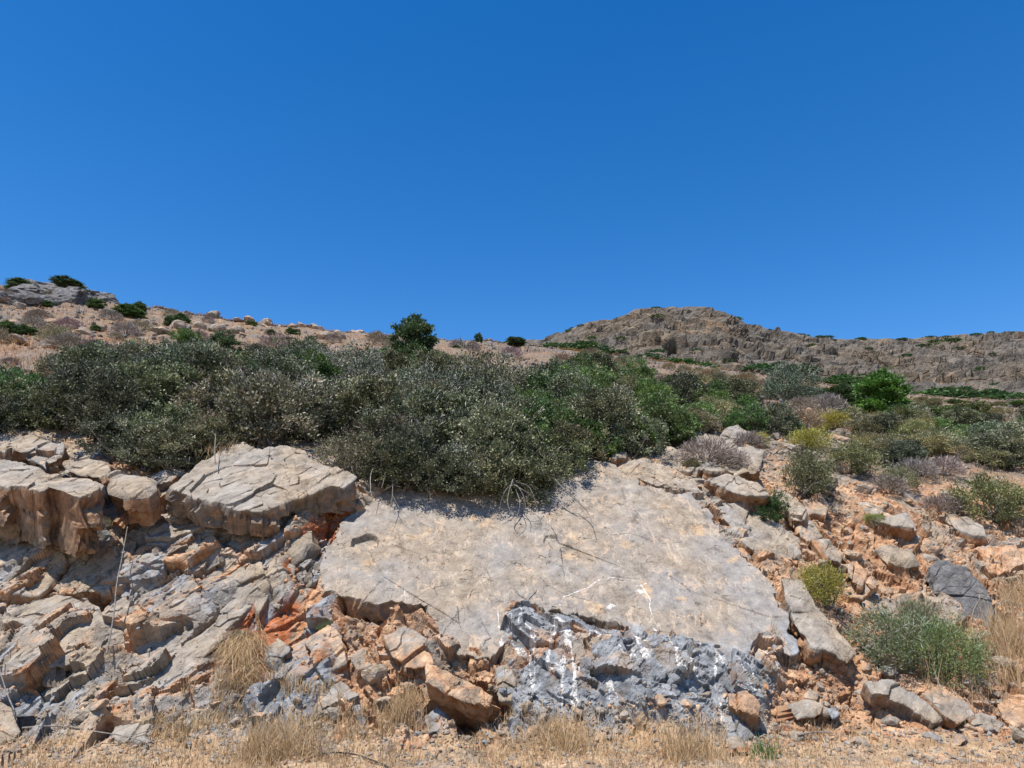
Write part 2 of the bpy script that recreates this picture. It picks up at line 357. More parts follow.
# colour masks: what each place is made of
n_a = fbm(BASE * 1.1, 4, 71) ; n_b = fbm(BASE * 3.1, 4, 72)
blk = np.zeros(GPY.shape); blk[sel] = np.where(zl > .5, r01(id2, 9), r01(jd2, 9)) - .5
blk1 = np.zeros(GPY.shape); blk1[sel] = np.where(zl > .5, r01(id1, 9), r01(jd1, 9)) - .5
stain = (.10 * Z_left + .78 * Z_tan * (1 - Z_blue) + + .54 * Z_right + .20 * Z_blue + .25 * (1 - Z_left) * (1 - Z_right) * (1 - Z_tan)) + .55 * n_a + .28 * blk + .2 * blk1
stain = stain + .35 * np.clip(-h, 0, .4) * 2 * (1 - Z_hill)
jn = np.zeros(GPY.shape); jn[sel] = np.where(zl > .5, 1.1 * np.exp(-e1 / .05) + .5 * np.exp(-e2 / .05), .5 * np.exp(-f1 / .05) + .3 * np.exp(-f2 / .06)); stain = stain + .75 * jn * (1 - Z_foot)
blue = .98 * Z_blue + .46 * Z_left + .10 * Z_tan * (1 - Z_blue) - .45 * n_a + .85 * blk - .18 + .15 * sstep(650, 720, GPY) * Z_left
red = Z_red * 1.3 + Z_right * (.22 + .5 * n_b) + .18 * Z_tan + .10 * Z_left * (n_b > .2) - .12
white = np.zeros(GPY.shape) - 1
vv = fbm(BASE * np.array([3.4, 1.0, .9]), 3, 81); white = np.where((Z_blue > .4) & (Z_foot < .3), .92 - 14 * np.abs(vv) + .35 * fbm(BASE * 4, 3, 84), -1)
white = np.maximum(white, np.where(Z_left > .5, .35 - 14 * np.abs(fbm(BASE * 1.3, 3, 82)) , -1))
dry = .80 * Z_foot + .75 * n_b - .1
hill_dry = .38 - .65 * OUT + .8 * n_b
dry = dry * (1 - Z_hill) + Z_hill * hill_dry
stain = stain * (1 - Z_hill) + Z_hill * (.34 + .6 * n_a)
blue = blue * (1 - Z_hill) + Z_hill * (.25 * OUT - .5 * n_b + .1); red = red * (1 - Z_hill) - .3 * Z_hill
nr, nc = GPY.shape
# skirt behind the skyline, so the hill has a far side
back = [SURF]; extra = []
for k, (dy, dz) in enumerate([(3, -.6), (9, -4), (25, -14), (60, -40)]):
    extra.append(BASE[-1] + np.array([0, dy, dz]) + .3 * fbm(BASE[-1] * .5 + k, 3, 90)[..., None] * np.array([0, 0, 1.]))
ALL = np.concatenate([SURF, np.array(extra)], 0)
front = BASE[:1] + np.array([0, -.6, -.5]); ALL = np.concatenate([front, ALL], 0)
def grid_faces(nr, nc):
    i = (np.arange(nr - 1)[:, None] * nc + np.arange(nc - 1)[None, :]).ravel()
    return np.stack([i, i + 1, i + nc + 1, i + nc], -1)
def padm(a): return np.concatenate([a[:1], a, np.repeat(a[-1:], len(extra), 0)], 0)
hillside = mesh_np("hillside", ALL, grid_faces(nr + 1 + len(extra), nc), ROCK,
                   dict(weather_shade=padm(1.0 * sstep(3.9, 4.7, RB)), stain=padm(stain), blue=padm(blue), red=padm(red), white=padm(white), dry=padm(dry)))
kind(hillside, 'structure', "steep rocky bank with orange earth rising to a dry grassy hillside")

def cell_of(px, py=None, Y=None):
    c = int(np.clip(np.searchsorted(px_cols, px), 0, nc - 1))
    r = int(np.argmin(np.abs(GPY[:, c] - py))) if py is not None else int(np.argmin(np.abs(GY[:, c] - Y)))
    return r, c
def at(px, py):
    r, c = cell_of(px, py); return SURF[r, c].copy()
def at_y(px, Y):
    r, c = cell_of(px, Y=Y); return SURF[r, c].copy()

# ground sheet out to the horizon and the strip of dirt road
def sheet(name, x0, x1, y0, y1, z, nx, ny, at_, amp=.0):
    X, Yv = np.meshgrid(np.linspace(x0, x1, nx), np.linspace(y0, y1, ny)); P = np.stack([X, Yv, np.full(X.shape, z)], -1)
    P[..., 2] += amp * fbm(P * 1.5, 4, 3)
    return mesh_np(name, P, grid_faces(ny, nx), ROCK, at_)
kind(sheet("ground", -2500, 2500, -2500, 2500, -.62, 3, 3, dict(dry=.8, stain=.2)), 'structure', "dry earth around the bank")
kind(sheet("dirt_road", -40, 40, -8, 7.0, -.10, 500, 90, dict(dry=.55, stain=.5), .03), 'structure', "pale pinkish dirt track along the foot of the bank")

# ------------------------------------------------------------------ far ridge
FC = [-1200, -500, 300, 380, 480, 540, 560, 590, 620, 655, 680, 700, 725, 745, 768, 800, 850, 900, 940, 980, 1024, 1300, 2200]
SK = [250, 300, 350, 350, 345, 340, 332, 326, 318, 306, 309, 310, 309, 323, 331, 336, 339, 341, 337, 333, 330, 322, 300]
FT = {}
for c, s in zip(FC, SK):
    d = max(430 - s, 30)
    FT[c] = [(455, 55), (432, 72), (430 - .22 * d + 6, 92), (430 - .42 * d + 4, 112), (430 - .62 * d, 132), (430 - .82 * d, 150), (s, 168)]
f_cols = np.unique(np.concatenate([np.arange(-1200, 380, 14.), np.arange(380, 1090, 1.5), np.arange(1090, 2201, 14.)]))
f_s = np.linspace(0, 6, 235)
FPY, FY = table_grid(f_cols, f_s, FC, FT, sm=3.)
FPX = np.broadcast_to(f_cols, FPY.shape); FB = unproject(FPX, FPY, FY); FN = grid_normals(FB)
S = np.broadcast_to(f_s[:, None], FPY.shape)
strata = frame((1, .1, -.12), (0, .3, 1))
wF = FB + 2.5 * np.stack([fbm(FB * .12, 3, 101), fbm(FB * .12, 3, 102), fbm(FB * .12, 3, 103)], -1)
d1, di1, _ = blocky(wF, (30, 4.5, 12), strata, 104, 1.5, 2.6, .3, .06)
d2, di2, _ = blocky(wF, (10, 1.6, 5), strata, 105, 1.0, 1.4, .2, .08)
d3, di3, _ = blocky(wF, (3.2, .7, 2), strata, 106,   .6, .8, .1, .1)
crag = np.clip(sstep(.9, 0, np.abs(FPX - 690) / 150.) * sstep(2.2, 3.6, S) + .75 * sstep(2.3, 3.4, S + .6 * fbm(FB * .03, 3, 107)) + .55 * sstep(-.1, .3, fbm(FB * .05, 3, 108)), 0, 1)
crag *= sstep(1.0, 2.0, S) * .85 + .15
cave = np.exp(-(((FPX - 675) / 8.) ** 2 + ((FPY - 351) / 7.) ** 2) ** 1.5)
fh = crag * (.55 * d1 + d2 + d3) + .8 * fbm(FB * .08, 4, 109) + .35 * (1 - crag) * d3 
FS = FB + FN * fh[..., None] * sstep(6.05, 5.7, S)[..., None] + np.array([0, 0, 1.]) * (2.2 * fbm(FB * .11, 4, 120) * sstep(5.6, 6, S))[..., None]
fst = .02 + .42 * fbm(FB * .035, 4, 111) + .5 * (r01(di2, 4) - .5) + .25 * np.exp(-((FPX - 700) / 60.) ** 2)
fdry = .22 - .50 * crag + .6 * fbm(FB * .05, 3, 112) + .35
fbl = .1 + .5 * (r01(di3, 5) - .5) + .25 * fbm(FB * .06, 3, 113)
ex = [FS[-1] + np.array([0, dy, dz]) for dy, dz in ((5, -1.5), (20, -9), (90, -60))]
FS[..., 1] += 13 * cave
FALL = np.concatenate([FS, np.array(ex)], 0); fp = lambda a: np.concatenate([a, np.repeat(a[-1:], 3, 0)], 0)
FALL[0, :, 2] -= 6
kind(mesh_np("ridge", FALL, grid_faces(len(FALL), len(f_cols)), FARROCK, dict(weather_shade=1.0, stain=fp(fst), dry=fp(fdry), blue=fp(fbl))), 'structure', "bare craggy limestone ridge against the sky")
def far_at(px, py):
    c = int(np.clip(np.searchsorted(f_cols, px), 0, len(f_cols) - 1)); r = int(np.argmin(np.abs(FPY[:, c] - py))); return FS[r, c].copy()
# ------------------------------------------------------------------ rock slabs and boulders that lie on the bank
def rock_masks(P, seed, stain, blue, white=-1., red=-.3):
    a = fbm(P * 1.4, 4, 200 + seed % 7); b_ = fbm(P * 3.3, 4, 300)
    return dict(stain=stain + .5 * a, blue=blue - .5 * a + .35 * b_, red=red + .4 * b_, white=np.full(len(P), float(white)) - 6 * np.abs(fbm(P * 1.9, 3, 83)), dry=-.35 + .6 * fbm(P * 2.1, 4, 350))
def outline(pts, n, rag, seed):
    p = np.array(pts, float); q = np.roll(p, -1, 0); L = np.hypot(*(q - p).T); T = np.concatenate([[0], np.cumsum(L)])
    s = np.arange(n) / n * T[-1]; k = np.clip(np.searchsorted(T, s, side='right') - 1, 0, len(p) - 1); f = ((s - T[k]) / (L[k] + 1e-9))[:, None]
    B = p[k] * (1 - f) + q[k] * f
    Q = np.stack([B[:, 0] * .06, B[:, 1] * .06, np.full(n, seed * 3.1)], -1); Q2 = Q * 3.3
    off = np.stack([fbm(Q, 3, 400 + seed), fbm(Q, 3, 500 + seed)], -1) * rag + np.stack([fbm(Q2, 2, 410 + seed), fbm(Q2, 2, 510 + seed)], -1) * rag * .45
    q = np.floor(B / 11. + seed).astype(int); off = off + .55 * rag * (np.stack([r01(q[:, 0], q[:, 1], seed), r01(q[:, 1], q[:, 0], seed + 1)], -1) - .5)
    return B + off
def slab(name, label, cat, pts, thick=.3, n=None, lift=.10, rough=1.0, stain=.0, blue=0., white=-1., red=-.3, side_stain_shade=.75, under=.25,
         seed=1, rings=None, nb=None, rag=2.2, group=None, extra=None, step=.05, bed=None, mat=None, edge=.018, size=(1.15, .55, 1.5), weather_shade=0., Y=None, gut=None):
    c = np.array(pts, float); A = 0; cx = cy = 0
    for (x0, y0), (x1, y1) in zip(c, np.roll(c, -1, 0)):
        w = x0 * y1 - x1 * y0; A += w; cx += (x0 + x1) * w; cy += (y0 + y1) * w
    cx /= 3 * A; cy /= 3 * A
    r, cc = cell_of(cx, cy); C0 = BASE[r, cc]; N = NB[r, cc].copy()
    rr = 14; N = NB[max(r - rr, 0):r + rr, max(cc - rr, 0):cc + rr].mean((0, 1)); N /= np.linalg.norm(N)
    if n is not None: N = np.array(n, float); N /= np.linalg.norm(N)
    lift = lift * (.5 if lift < .27 and cx < 770 else (.75 if cx > 770 else 1)); C = C0 + N * lift
    def on_plane(px, py):
        D = unproject(px, py, np.full(np.shape(px), 1.0)) - np.array([0, 0, CAM_Z]); t = ((C - [0, 0, CAM_Z]) @ N) / (D @ N)
        return D * t[..., None] + [0, 0, CAM_Z]
    per = np.hypot(*(np.roll(c, -1, 0) - c).T).sum(); rad = np.hypot(c[:, 0] - cx, c[:, 1] - cy).max()
    nb = int(np.clip(per * 1.25, 90, 1400)); rings = int(np.clip(rad / 1.1, 16, 200))
    Bp = outline(pts, nb, rag, seed); fr = 1 - (1 - np.linspace(0, 1, rings)) ** 1.25
    PX = cx + fr[:, None] * (Bp[:, 0] - cx)[None]; PY = cy + fr[:, None] * (Bp[:, 1] - cy)[None]
    P = on_plane(PX, PY); Bw = P[-1]; ctr = P[0, 0]
    dist = np.linalg.norm(P - Bw[None], axis=-1)
    bd = bed if bed is not None else BED_L
    Wp = P + .02 * np.stack([fbm(P * 3, 2, 601), fbm(P * 3, 2, 602), fbm(P * 3, 2, 603)], -1)
    f1, i1, e1_ = blocky(Wp, size, bd, seed + 20, step, step * 1.5, step * .12, .03); f2, i2, _ = blocky(Wp, tuple(.33 * q for q in size), bd, seed + 30, step * .22, step * .5, step * .03, .06)
    hgt = rough * (f1 + f2 + .035 * fbm(P * 1.5, 3, seed + 40) + .010 * fbm(P * 9, 3, 41)) - edge * np.exp(-dist / (edge * .8))
    ex_attr = {}
    if extra: hgt, ex_attr = extra(PX, PY, P, hgt)
    T = P + N * hgt[..., None]
    out = (Bw - ctr); out -= (out @ N)[:, None] * N; out /= np.linalg.norm(out, axis=1, keepdims=True) + 1e-9
    sk = []; K = max(5, int(thick / .045))
    down = -N * .75 + np.array([0, 0, -1.]) * .25; down /= np.linalg.norm(down)
    for k in range(1, K + 1):
        g = k / K; ring = T[-1] + down * thick * g - out * under * thick * g ** 1.3
        ring = ring + out * ((.10 * thick * fbm(ring * 3, 3, seed + 50) + .02 * fbm(ring * 11, 2, 51) + blocky(ring, (.45, .45, .28), None, seed + 60, .10, .16, 0)[0]) * min(1, 2.5 * g))[:, None]
        sk.append(ring)
    Vx = np.concatenate([T.reshape(-1, 3), np.array(sk).reshape(-1, 3), (ctr - N * thick * 1.1)[None]], 0)
    R = rings + K; i = (np.arange(R - 1)[:, None] * nb + np.arange(nb)[None]); j = (np.arange(R - 1)[:, None] * nb + (np.arange(nb)[None] + 1) % nb)
    Q = np.stack([i, j, j + nb, i + nb], -1).reshape(-1, 4)
    last = (R - 1) * nb; a_ = last + np.arange(nb); b_ = last + (np.arange(nb) + 1) % nb; cidx = np.full(nb, len(Vx) - 1)
    Q = np.concatenate([Q, np.stack([a_, b_, cidx, cidx], -1)], 0)
    at_ = rock_masks(Vx, seed, stain, blue, white, red); ntop = T.shape[0] * T.shape[1]
    for k, v in ex_attr.items(): at_[k][:ntop] = v.ravel()
    at_['stain'][ntop:] += side_stain_shade; at_['red'][ntop:] += .45 * side_stain_shade; at_['weather_shade'] = np.full(len(Vx), weather_shade); at_['weather_shade'][ntop:] = .8; at_['blue'][:ntop] += .25 * (r01(i2, 7).ravel() - .5) + .2 * (r01(i1, 7).ravel() - .5)  # side faces stained orange, then shade painted in with red and a dark tint
    at_['stain'][:ntop] += .22 * (r01(i1, 8).ravel() - .5) + (0 if extra else .35) * np.exp(-e1_ / .03).ravel()
    # quads with a repeated corner are triangles: split them off
    me_q = Q[:-nb]; V = Vx
    tri = Q[-nb:, :3]; mid = (V[tri[:, 0]] + V[tri[:, 1]]) / 2
    V = np.concatenate([V, mid * .5 + V[-1] * .5], 0); mi = len(Vx) + np.arange(nb)
    capq = np.stack([tri[:, 0], tri[:, 1], mi, np.roll(mi, 1)], -1)
    capq2 = np.stack([tri[:, 0], tri[:, 1], mi, mi], -1)
    for k in at_: at_[k] = np.concatenate([at_[k], at_[k][a_]])
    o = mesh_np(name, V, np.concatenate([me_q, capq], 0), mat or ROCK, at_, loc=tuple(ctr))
    o.data.validate()
    return tag(o, label, cat, group)

# the big pale slab in the middle of the bank
CR = [[(640,484),(672,488),(700,493),(712,508),(722,524),(726,536)], [(728,536),(744,542),(742,556),(758,566),(770,580),(778,600)], [(516,590),(528,600),(536,590)], [(545,535),(552,548),(549,556)],
      [(666,574),(690,590),(700,610),(704,626)], [(420,560),(428,556),(430,566)], [(440,640),(455,618),(476,590)]]
VN = [[(545,620),(560,606),(566,596),(590,588),(600,580),(617,576)], [(510,618),(522,606)], [(602,640),(575,612),(566,605)], [(640,585),(650,600),(655,640),(665,660)], [(690,636),(705,648),(720,655)], [(634,588),(648,583)], [(497,610),(503,640)], [(672,640),(668,620)], [(406,590),(407,610)]]
BL = [(650,510,44,12), (690,530,40,12), (632,548,18,14), (575,548,20,14), (600,580,14,12), (640,600,14,28), (590,605,20,26), (560,600,12,14), (690,600,30,8), (480,520,30,12), (420,535,26,10), (365,560,20,24), (740,560,24,8), (730,630,20,14), (640,660,30,10), (700,480,20,6)]
def big_extra(PX, PY, P, h):
    for sz, am, th, sd in ((.09, .010, .985, 2),):
        Pq = P + .25 * sz * np.stack([fbm(P * 4 / sz * .3, 2, 730), fbm(P * 4 / sz * .3, 2, 731), fbm(P * 4 / sz * .3, 2, 732)], -1)
        h = h - am * (r01(cells(Pq, (sz, sz * .55, sz), BED_R, 740 + sd)[3], 5) > th)
    wob = 3.0 * fbm(P * 3, 3, 700); X, Yp = PX + wob, PY + 3. * fbm(P * 3, 3, 701)
    st = -.10 + .35 * fbm(P * 1.2, 4, 702); dr = st * 0 - .6
    for bx, by, rx, ry in BL: dr = np.maximum(dr, 0.85 * np.exp(-(((X - bx) / rx) ** 2 + ((Yp - by) / ry) ** 2) * .7) - .50 + .9 * fbm(P * 2.6, 5, 703))
    wh = np.full(PX.shape, -1.)
    for v in VN: wh = np.maximum(wh, 1.0 - line_d(X, Yp, v) / 1.0)
    for bx, by, rx, ry in [(503,628,6,16),(530,618,9,8),(640,592,8,3),(656,640,8,14),(612,606,6,5)]:
        wh = np.maximum(wh, .55 - (((X - bx) / rx) ** 2 + ((Yp - by) / ry) ** 2) * .6 + 1.6 * fbm(P * 8, 4, 704))
    wh = wh - .5 * (vnoise(P * 9, 79) < -.25)
    bl = -.3 + .9 * sstep(30, 0, poly_sd(X, Yp, BIG)) * sstep(585, 640, Yp) * sstep(480, 520, X) + .3 * fbm(P * 2, 3, 707)
    for k, c in enumerate(CR):
        d = line_d(X + 4 * fbm(P * 6, 3, 720), Yp + 4 * fbm(P * 6, 3, 721), c); h = h - (.08 if k < 2 else .012) * (d < (1.6 if k < 2 else .9) * (.4 + .9 * (vnoise(P * 5, 77) + .5))); st = np.maximum(st, (.8 if k < 2 else .35) - d / 3.0)
    # the hollow left of centre and the broken notch near the right end
    for bx, by, rx, ry, dp in [(366,542,12,7,.12),(762,648,10,12,.16),(553,540,8,5,.05)]:
        q = (((X - bx) / rx) ** 2 + ((Yp - by) / ry) ** 2); h = h - dp * sstep(1.25, .8, q + .9 * fbm(P * 5, 3, 711)) * .8
    st = st + 0
    return h, dict(dry=dr, stain=st, white=wh, blue=bl, red=np.full(PX.shape, -.5))
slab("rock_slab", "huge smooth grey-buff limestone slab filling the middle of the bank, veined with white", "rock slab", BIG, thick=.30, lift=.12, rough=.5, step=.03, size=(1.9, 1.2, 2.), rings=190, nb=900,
     seed=3, mat=SLABROCK, extra=big_extra, side_stain_shade=.45, under=.35, rag=6.5, edge=.012, bed=BED_R)

LED = (0.0, -.50, .86); TOPN = (-.05, -.62, .79)
# name, label, category, outline (where it stands in the photograph), options
ROCKS = [
 ("rock_ledge", "wide ledge with pale flat top and tall shadowed orange-brown face at the left edge", "ledge", [(-60,462),(0,460),(22,462),(46,470),(75,476),(105,481),(98,492),(80,501),(68,494),(56,487),(40,492),(20,486),(0,483),(-60,480)], dict(thick=.85, n=LED, lift=.48, under=.15, seed=5, side_stain_shade=.7, stain=-.1)),
 ("boulder", "rounded pale boulder wedged against the right end of the tall left ledge", "boulder", [(103,474),(113,469),(139,469),(153,473),(156,484),(148,492),(122,494),(106,488)], dict(thick=.42, n=TOPN, lift=.50, under=.15, seed=6, rag=1.2, edge=.10)),
 ("rock_plate", "small tilted pale plate just under the shrubs, above the rounded boulder", "rock", [(64,464),(85,455),(107,458),(109,467),(100,477),(82,473)], dict(thick=.14, n=TOPN, lift=.45, seed=7)),
 ("rock_plate", "pair of cracked flat pale slabs under the shrubs at the top left", "rock", [(-12,444),(20,434),(38,436),(60,445),(67,450),(63,461),(48,466),(36,458),(16,453)], dict(thick=.2, n=TOPN, lift=.35, seed=8, step=.08)),
 ("rock_ledge", "long pale ledge with undercut brown face, left of the big slab", "ledge", [(170,488),(190,468),(225,447),(245,442),(262,452),(283,445),(306,450),(315,461),(338,465),(357,478),(345,487),(318,488),(300,494),(285,500),(275,508),(262,512),(240,508),(217,502),(192,497)], dict(thick=.40, n=(.05,-.60,.80), lift=.30, under=.12, seed=9, step=.05, stain=-.05, side_stain_shade=.45)),
 ("rock_slab", "stepped blue-grey slab below the left end of the long ledge", "rock slab", [(122,535),(152,508),(176,516),(184,513),(205,530),(228,550),(225,564),(195,572),(178,561),(160,548),(140,542)], dict(thick=.26, lift=.16, seed=11, blue=.35, step=.12, size=(.7,.35,1.), rings=40)),
 ("rock_slab", "broad smooth grey block with a white drip streak at the lower left", "rock slab", [(14,620),(34,600),(60,594),(86,597),(101,610),(108,632),(100,648),(85,661),(50,668),(30,661),(26,628)], dict(thick=.36, lift=.20, seed=12, blue=.18, rings=44, side_stain_shade=.4, red=-.1)),
 ("rock_slab", "long slanting grey slab running down from the upper right in the left crag", "rock slab", [(123,632),(150,616),(176,603),(215,590),(250,578),(268,586),(252,606),(226,627),(217,648),(200,664),(170,690),(150,690),(124,670),(138,650)], dict(thick=.40, lift=.24, seed=13, blue=.12, rings=60, nb=340, step=.07)),
 ("rock_slab", "pale pointed slab standing just above the dry grass left of the big tuft", "rock slab", [(110,732),(120,716),(133,701),(146,712),(155,731),(140,742),(120,742)], dict(thick=.2, lift=.14, seed=14)),
 ("rock_slab", "low blue-grey slab with a dark gap under its right edge, bottom left", "rock slab", [(44,728),(70,710),(95,696),(113,678),(131,690),(128,702),(102,718),(75,730)], dict(thick=.24, lift=.15, seed=15, blue=.3)),
 ("rock_slab", "blue-grey block cut off by the lower left corner of the photo", "rock slab", [(-30,710),(-8,698),(12,708),(20,730),(10,742),(-30,746)], dict(thick=.25, lift=.12, seed=16, blue=.4)),
 ("rock_slab", "tan flat slab in the crag under the tall left ledge", "rock slab", [(-40,545),(-8,534),(20,533),(36,545),(29,559),(8,567),(-40,574)], dict(thick=.22, lift=.14, seed=17, stain=.3)),
 ("rock_slab", "narrow pale slab slanting up beneath the shadowed ledge face", "rock slab", [(2,598),(22,574),(50,553),(72,556),(56,576),(36,594)], dict(thick=.2, lift=.14, seed=18, stain=.15)),
 ("rock_slab", "large pale tilted slab left of the thin upright stick", "rock slab", [(50,585),(70,563),(88,545),(118,534),(136,540),(128,566),(110,590),(76,593)], dict(thick=.26, lift=.18, seed=19, rings=40, stain=.08)),
 ("rock_slab", "layered dark grey slab right beside the thin upright stick", "rock slab", [(128,605),(138,572),(160,550),(176,566),(186,580),(172,592),(150,603)], dict(thick=.2, lift=.12, seed=20, blue=.45, step=.11, size=(.6,.14,1.))),
 ("rock_slab", "wedge slab with a deep black gap beneath, above the long slanting slab", "rock slab", [(180,602),(198,586),(217,578),(240,566),(262,560),(264,574),(244,582),(220,588)], dict(thick=.28, lift=.26, seed=21, under=.4)),
 ("rock_slab", "grey block directly below the undercut of the long ledge", "rock slab", [(226,542),(238,530),(262,532),(282,545),(284,562),(262,566),(244,556)], dict(thick=.22, lift=.14, seed=22, stain=.15)),
 ("boulder", "blunt pale boulder beside the strip of red earth", "boulder", [(277,538),(284,524),(298,520),(309,527),(311,540),(300,556),(290,562),(279,556)], dict(thick=.42, n=(-.25,-.75,.6), lift=.26, seed=23, edge=.12, rag=1.0, side_stain_shade=.25)),
 ("rock", "small upright stone just below the blunt boulder", "rock", [(281,562),(288,556),(296,560),(294,574),(286,577)], dict(thick=.2, lift=.16, seed=24, rag=1.)),
 ("rock", "knobbly blue-grey stone at the foot of the red earth strip", "rock", [(294,572),(304,558),(318,562),(325,572),(318,586),(304,590)], dict(thick=.28, lift=.2, seed=25, blue=.5, step=.1, size=(.3,.12,.5))),
 ("rock", "thin leaning grey blade of rock with a black gap on its left", "rock", [(254,606),(264,577),(274,566),(280,572),(272,592),(259,614)], dict(thick=.3, lift=.24, seed=26, blue=.35, rag=1.)),
 ("rock", "leaning grey blade just right of the gap beside the knobbly stone", "rock", [(268,602),(280,576),(290,574),(288,592),(278,606)], dict(thick=.25, lift=.2, seed=27, blue=.25, rag=1.)),
 ("rock_slab", "pale strip of slab between the big slab and the red earth", "rock slab", [(316,590),(322,560),(332,545),(344,548),(338,580),(334,600),(322,604)], dict(thick=.25, lift=.12, seed=28)),
 ("rock", "smooth dark grey leaf of rock leaning over a black cleft near the bottom", "rock", [(284,688),(294,662),(306,655),(313,662),(300,680),(290,700)], dict(thick=.3, lift=.24, seed=29, blue=.55, rag=1., rough=.5)),
 ("rock_slab", "cream and grey slab right of the dark leaf of rock", "rock slab", [(272,722),(288,696),(306,668),(328,674),(322,690),(304,704),(292,716)], dict(thick=.3, lift=.16, seed=30, stain=.15)),
 ("rock_slab", "pale blue-grey fanned slab above the tall dry grass tuft", "rock slab", [(306,704),(325,692),(343,683),(360,698),(364,716),(352,738),(325,742),(308,724)], dict(thick=.26, lift=.16, seed=31, blue=.45, rings=40)),
 ("rock", "pinkish rounded block left of the orange hollow", "rock", [(305,645),(316,634),(328,627),(342,636),(346,660),(330,670),(312,656)], dict(thick=.3, lift=.18, seed=32, stain=.5)),
 ("rock", "grey stone in the gully under the dry grass tuft", "rock", [(262,645),(278,636),(291,648),(277,663),(263,658)], dict(thick=.22, lift=.15, seed=33, blue=.35)),
 ("rock", "buff block in the orange break below the big slab's left end", "rock", [(348,655),(362,646),(370,650),(370,664),(356,668)], dict(thick=.2, lift=.16, seed=34, stain=.4)),
 ("rock_slab", "overhanging buff block above the deep dark hollow at the bottom", "rock slab", [(425,662),(446,668),(470,680),(492,694),(490,706),(468,703),(446,694),(426,684)], dict(thick=.30, lift=.42, seed=35, stain=.3, under=.3)),
 ("rock_slab", "tan ledge left of the hollow under the big slab", "rock slab", [(385,640),(405,628),(426,640),(434,662),(414,668),(394,660)], dict(thick=.3, lift=.26, seed=36, stain=.45)),
 ("rock", "grey block at the mouth of the dark hollow, in dry grass", "rock", [(424,716),(436,706),(446,712),(444,730),(428,734)], dict(thick=.25, lift=.18, seed=37, blue=.4)),
 ("rock", "buff block right of the dark hollow under the white splashes", "rock", [(494,668),(508,662),(516,680),(514,704),(500,700)], dict(thick=.25, lift=.2, seed=38, stain=.25)),
 ("rock_slab", "white-veined blue-grey facet under the big slab, first of the broken face", "rock slab", [(528,640),(556,630),(588,640),(596,664),(572,676),(536,668)], dict(thick=.2, lift=.12, seed=39, blue=.85, white=.75, side_stain_shade=.1)),
 ("rock_slab", "big blue-grey facet smeared with white calcite low in the broken face", "rock slab", [(536,668),(562,672),(590,690),(588,712),(562,716),(540,700)], dict(thick=.24, lift=.15, seed=40, blue=.85, white=1.0, side_stain_shade=.1)),
 ("rock_slab", "smooth blue-grey pillar with white threads in the centre of the broken face", "rock slab", [(630,672),(650,668),(662,690),(672,712),(664,734),(650,722),(640,700)], dict(thick=.24, lift=.15, seed=41, blue=.95, white=.4, side_stain_shade=.1)),
 ("rock_slab", "clean square blue-grey facet at the right end of the broken face", "rock slab", [(722,660),(742,658),(744,688),(732,692),(724,684)], dict(thick=.2, lift=.13, seed=42, blue=1.1, rough=.3, side_stain_shade=.1, rag=1.)),
 ("rock_slab", "blue-grey facet streaked white just right of the dark notch", "rock slab", [(634,636),(656,640),(674,660),(678,676),(660,670),(642,660)], dict(thick=.2, lift=.12, seed=43, blue=.8, white=.9, side_stain_shade=.1)),
 ("rock", "brownish jutting block above a shadow at the right end of the broken face", "rock", [(728,692),(746,690),(762,704),(760,716),(742,712),(730,704)], dict(thick=.28, lift=.28, seed=44, stain=.35, blue=.2)),
 ("rock", "grey pointed chip of rock low on the right end of the broken face", "rock", [(722,716),(736,712),(750,730),(738,736),(726,732)], dict(thick=.2, lift=.14, seed=45, blue=.6, white=.5)),
 ("rock_slab", "thin pale slab along the upper right edge of the big slab", "rock slab", [(618,471),(630,461),(644,457),(674,466),(696,484),(702,492),(690,491),(652,482)], dict(thick=.2, lift=.14, seed=46, rough=.5, stain=.1)),
 ("rock_slab", "pale weathered rock running up beneath the grey dry bush", "rock slab", [(655,455),(660,434),(682,428),(730,440),(764,456),(758,476),(728,474),(690,468)], dict(thick=.25, lift=.16, seed=47, rings=44, step=.12)),
 ("boulder", "rounded pale grey boulder beside the yellow-edged dry shrub", "boulder", [(718,436),(724,427),(738,424),(752,430),(756,440),(740,446),(726,445)], dict(thick=.4, n=TOPN, lift=.36, seed=48, edge=.12, rag=.8)),
 ("rock", "pale stone block with an orange shadowed underside above the long crack", "rock", [(706,480),(724,473),(758,484),(770,496),(748,498),(727,489)], dict(thick=.36, n=TOPN, lift=.34, seed=49, side_stain_shade=.9, under=.1)),
 ("rock", "white angular stone jutting from under the middle shrubs", "rock", [(612,462),(610,448),(618,441),(628,449),(626,460)], dict(thick=.2, lift=.12, seed=50, rag=1.)),
 ("rock_slab", "cracked pale slab right of the long crack", "rock slab", [(716,506),(740,504),(778,523),(800,538),(803,556),(790,562),(766,558),(742,538)], dict(thick=.26, lift=.20, seed=51, rings=44, rough=.6, under=.2)),
 ("rock_slab", "long tapering pale slab sloping to the right with a shadowed lower end", "rock slab", [(780,578),(802,578),(816,604),(838,628),(857,652),(848,660),(826,650),(812,648),(798,626)], dict(thick=.42, lift=.32, seed=52, rings=44, rough=.6, nb=300, under=.25, side_stain_shade=.7)),
 ("rock", "pale flat-topped block under the dark olive bush", "rock", [(772,492),(788,491),(808,511),(806,520),(790,518),(778,504)], dict(thick=.26, n=TOPN, lift=.26, seed=53)),
 ("rock", "square orange-stained block right of the flat-topped block", "rock", [(804,498),(820,494),(829,505),(826,516),(810,512)], dict(thick=.25, lift=.2, seed=54, stain=.5, rag=1.)),
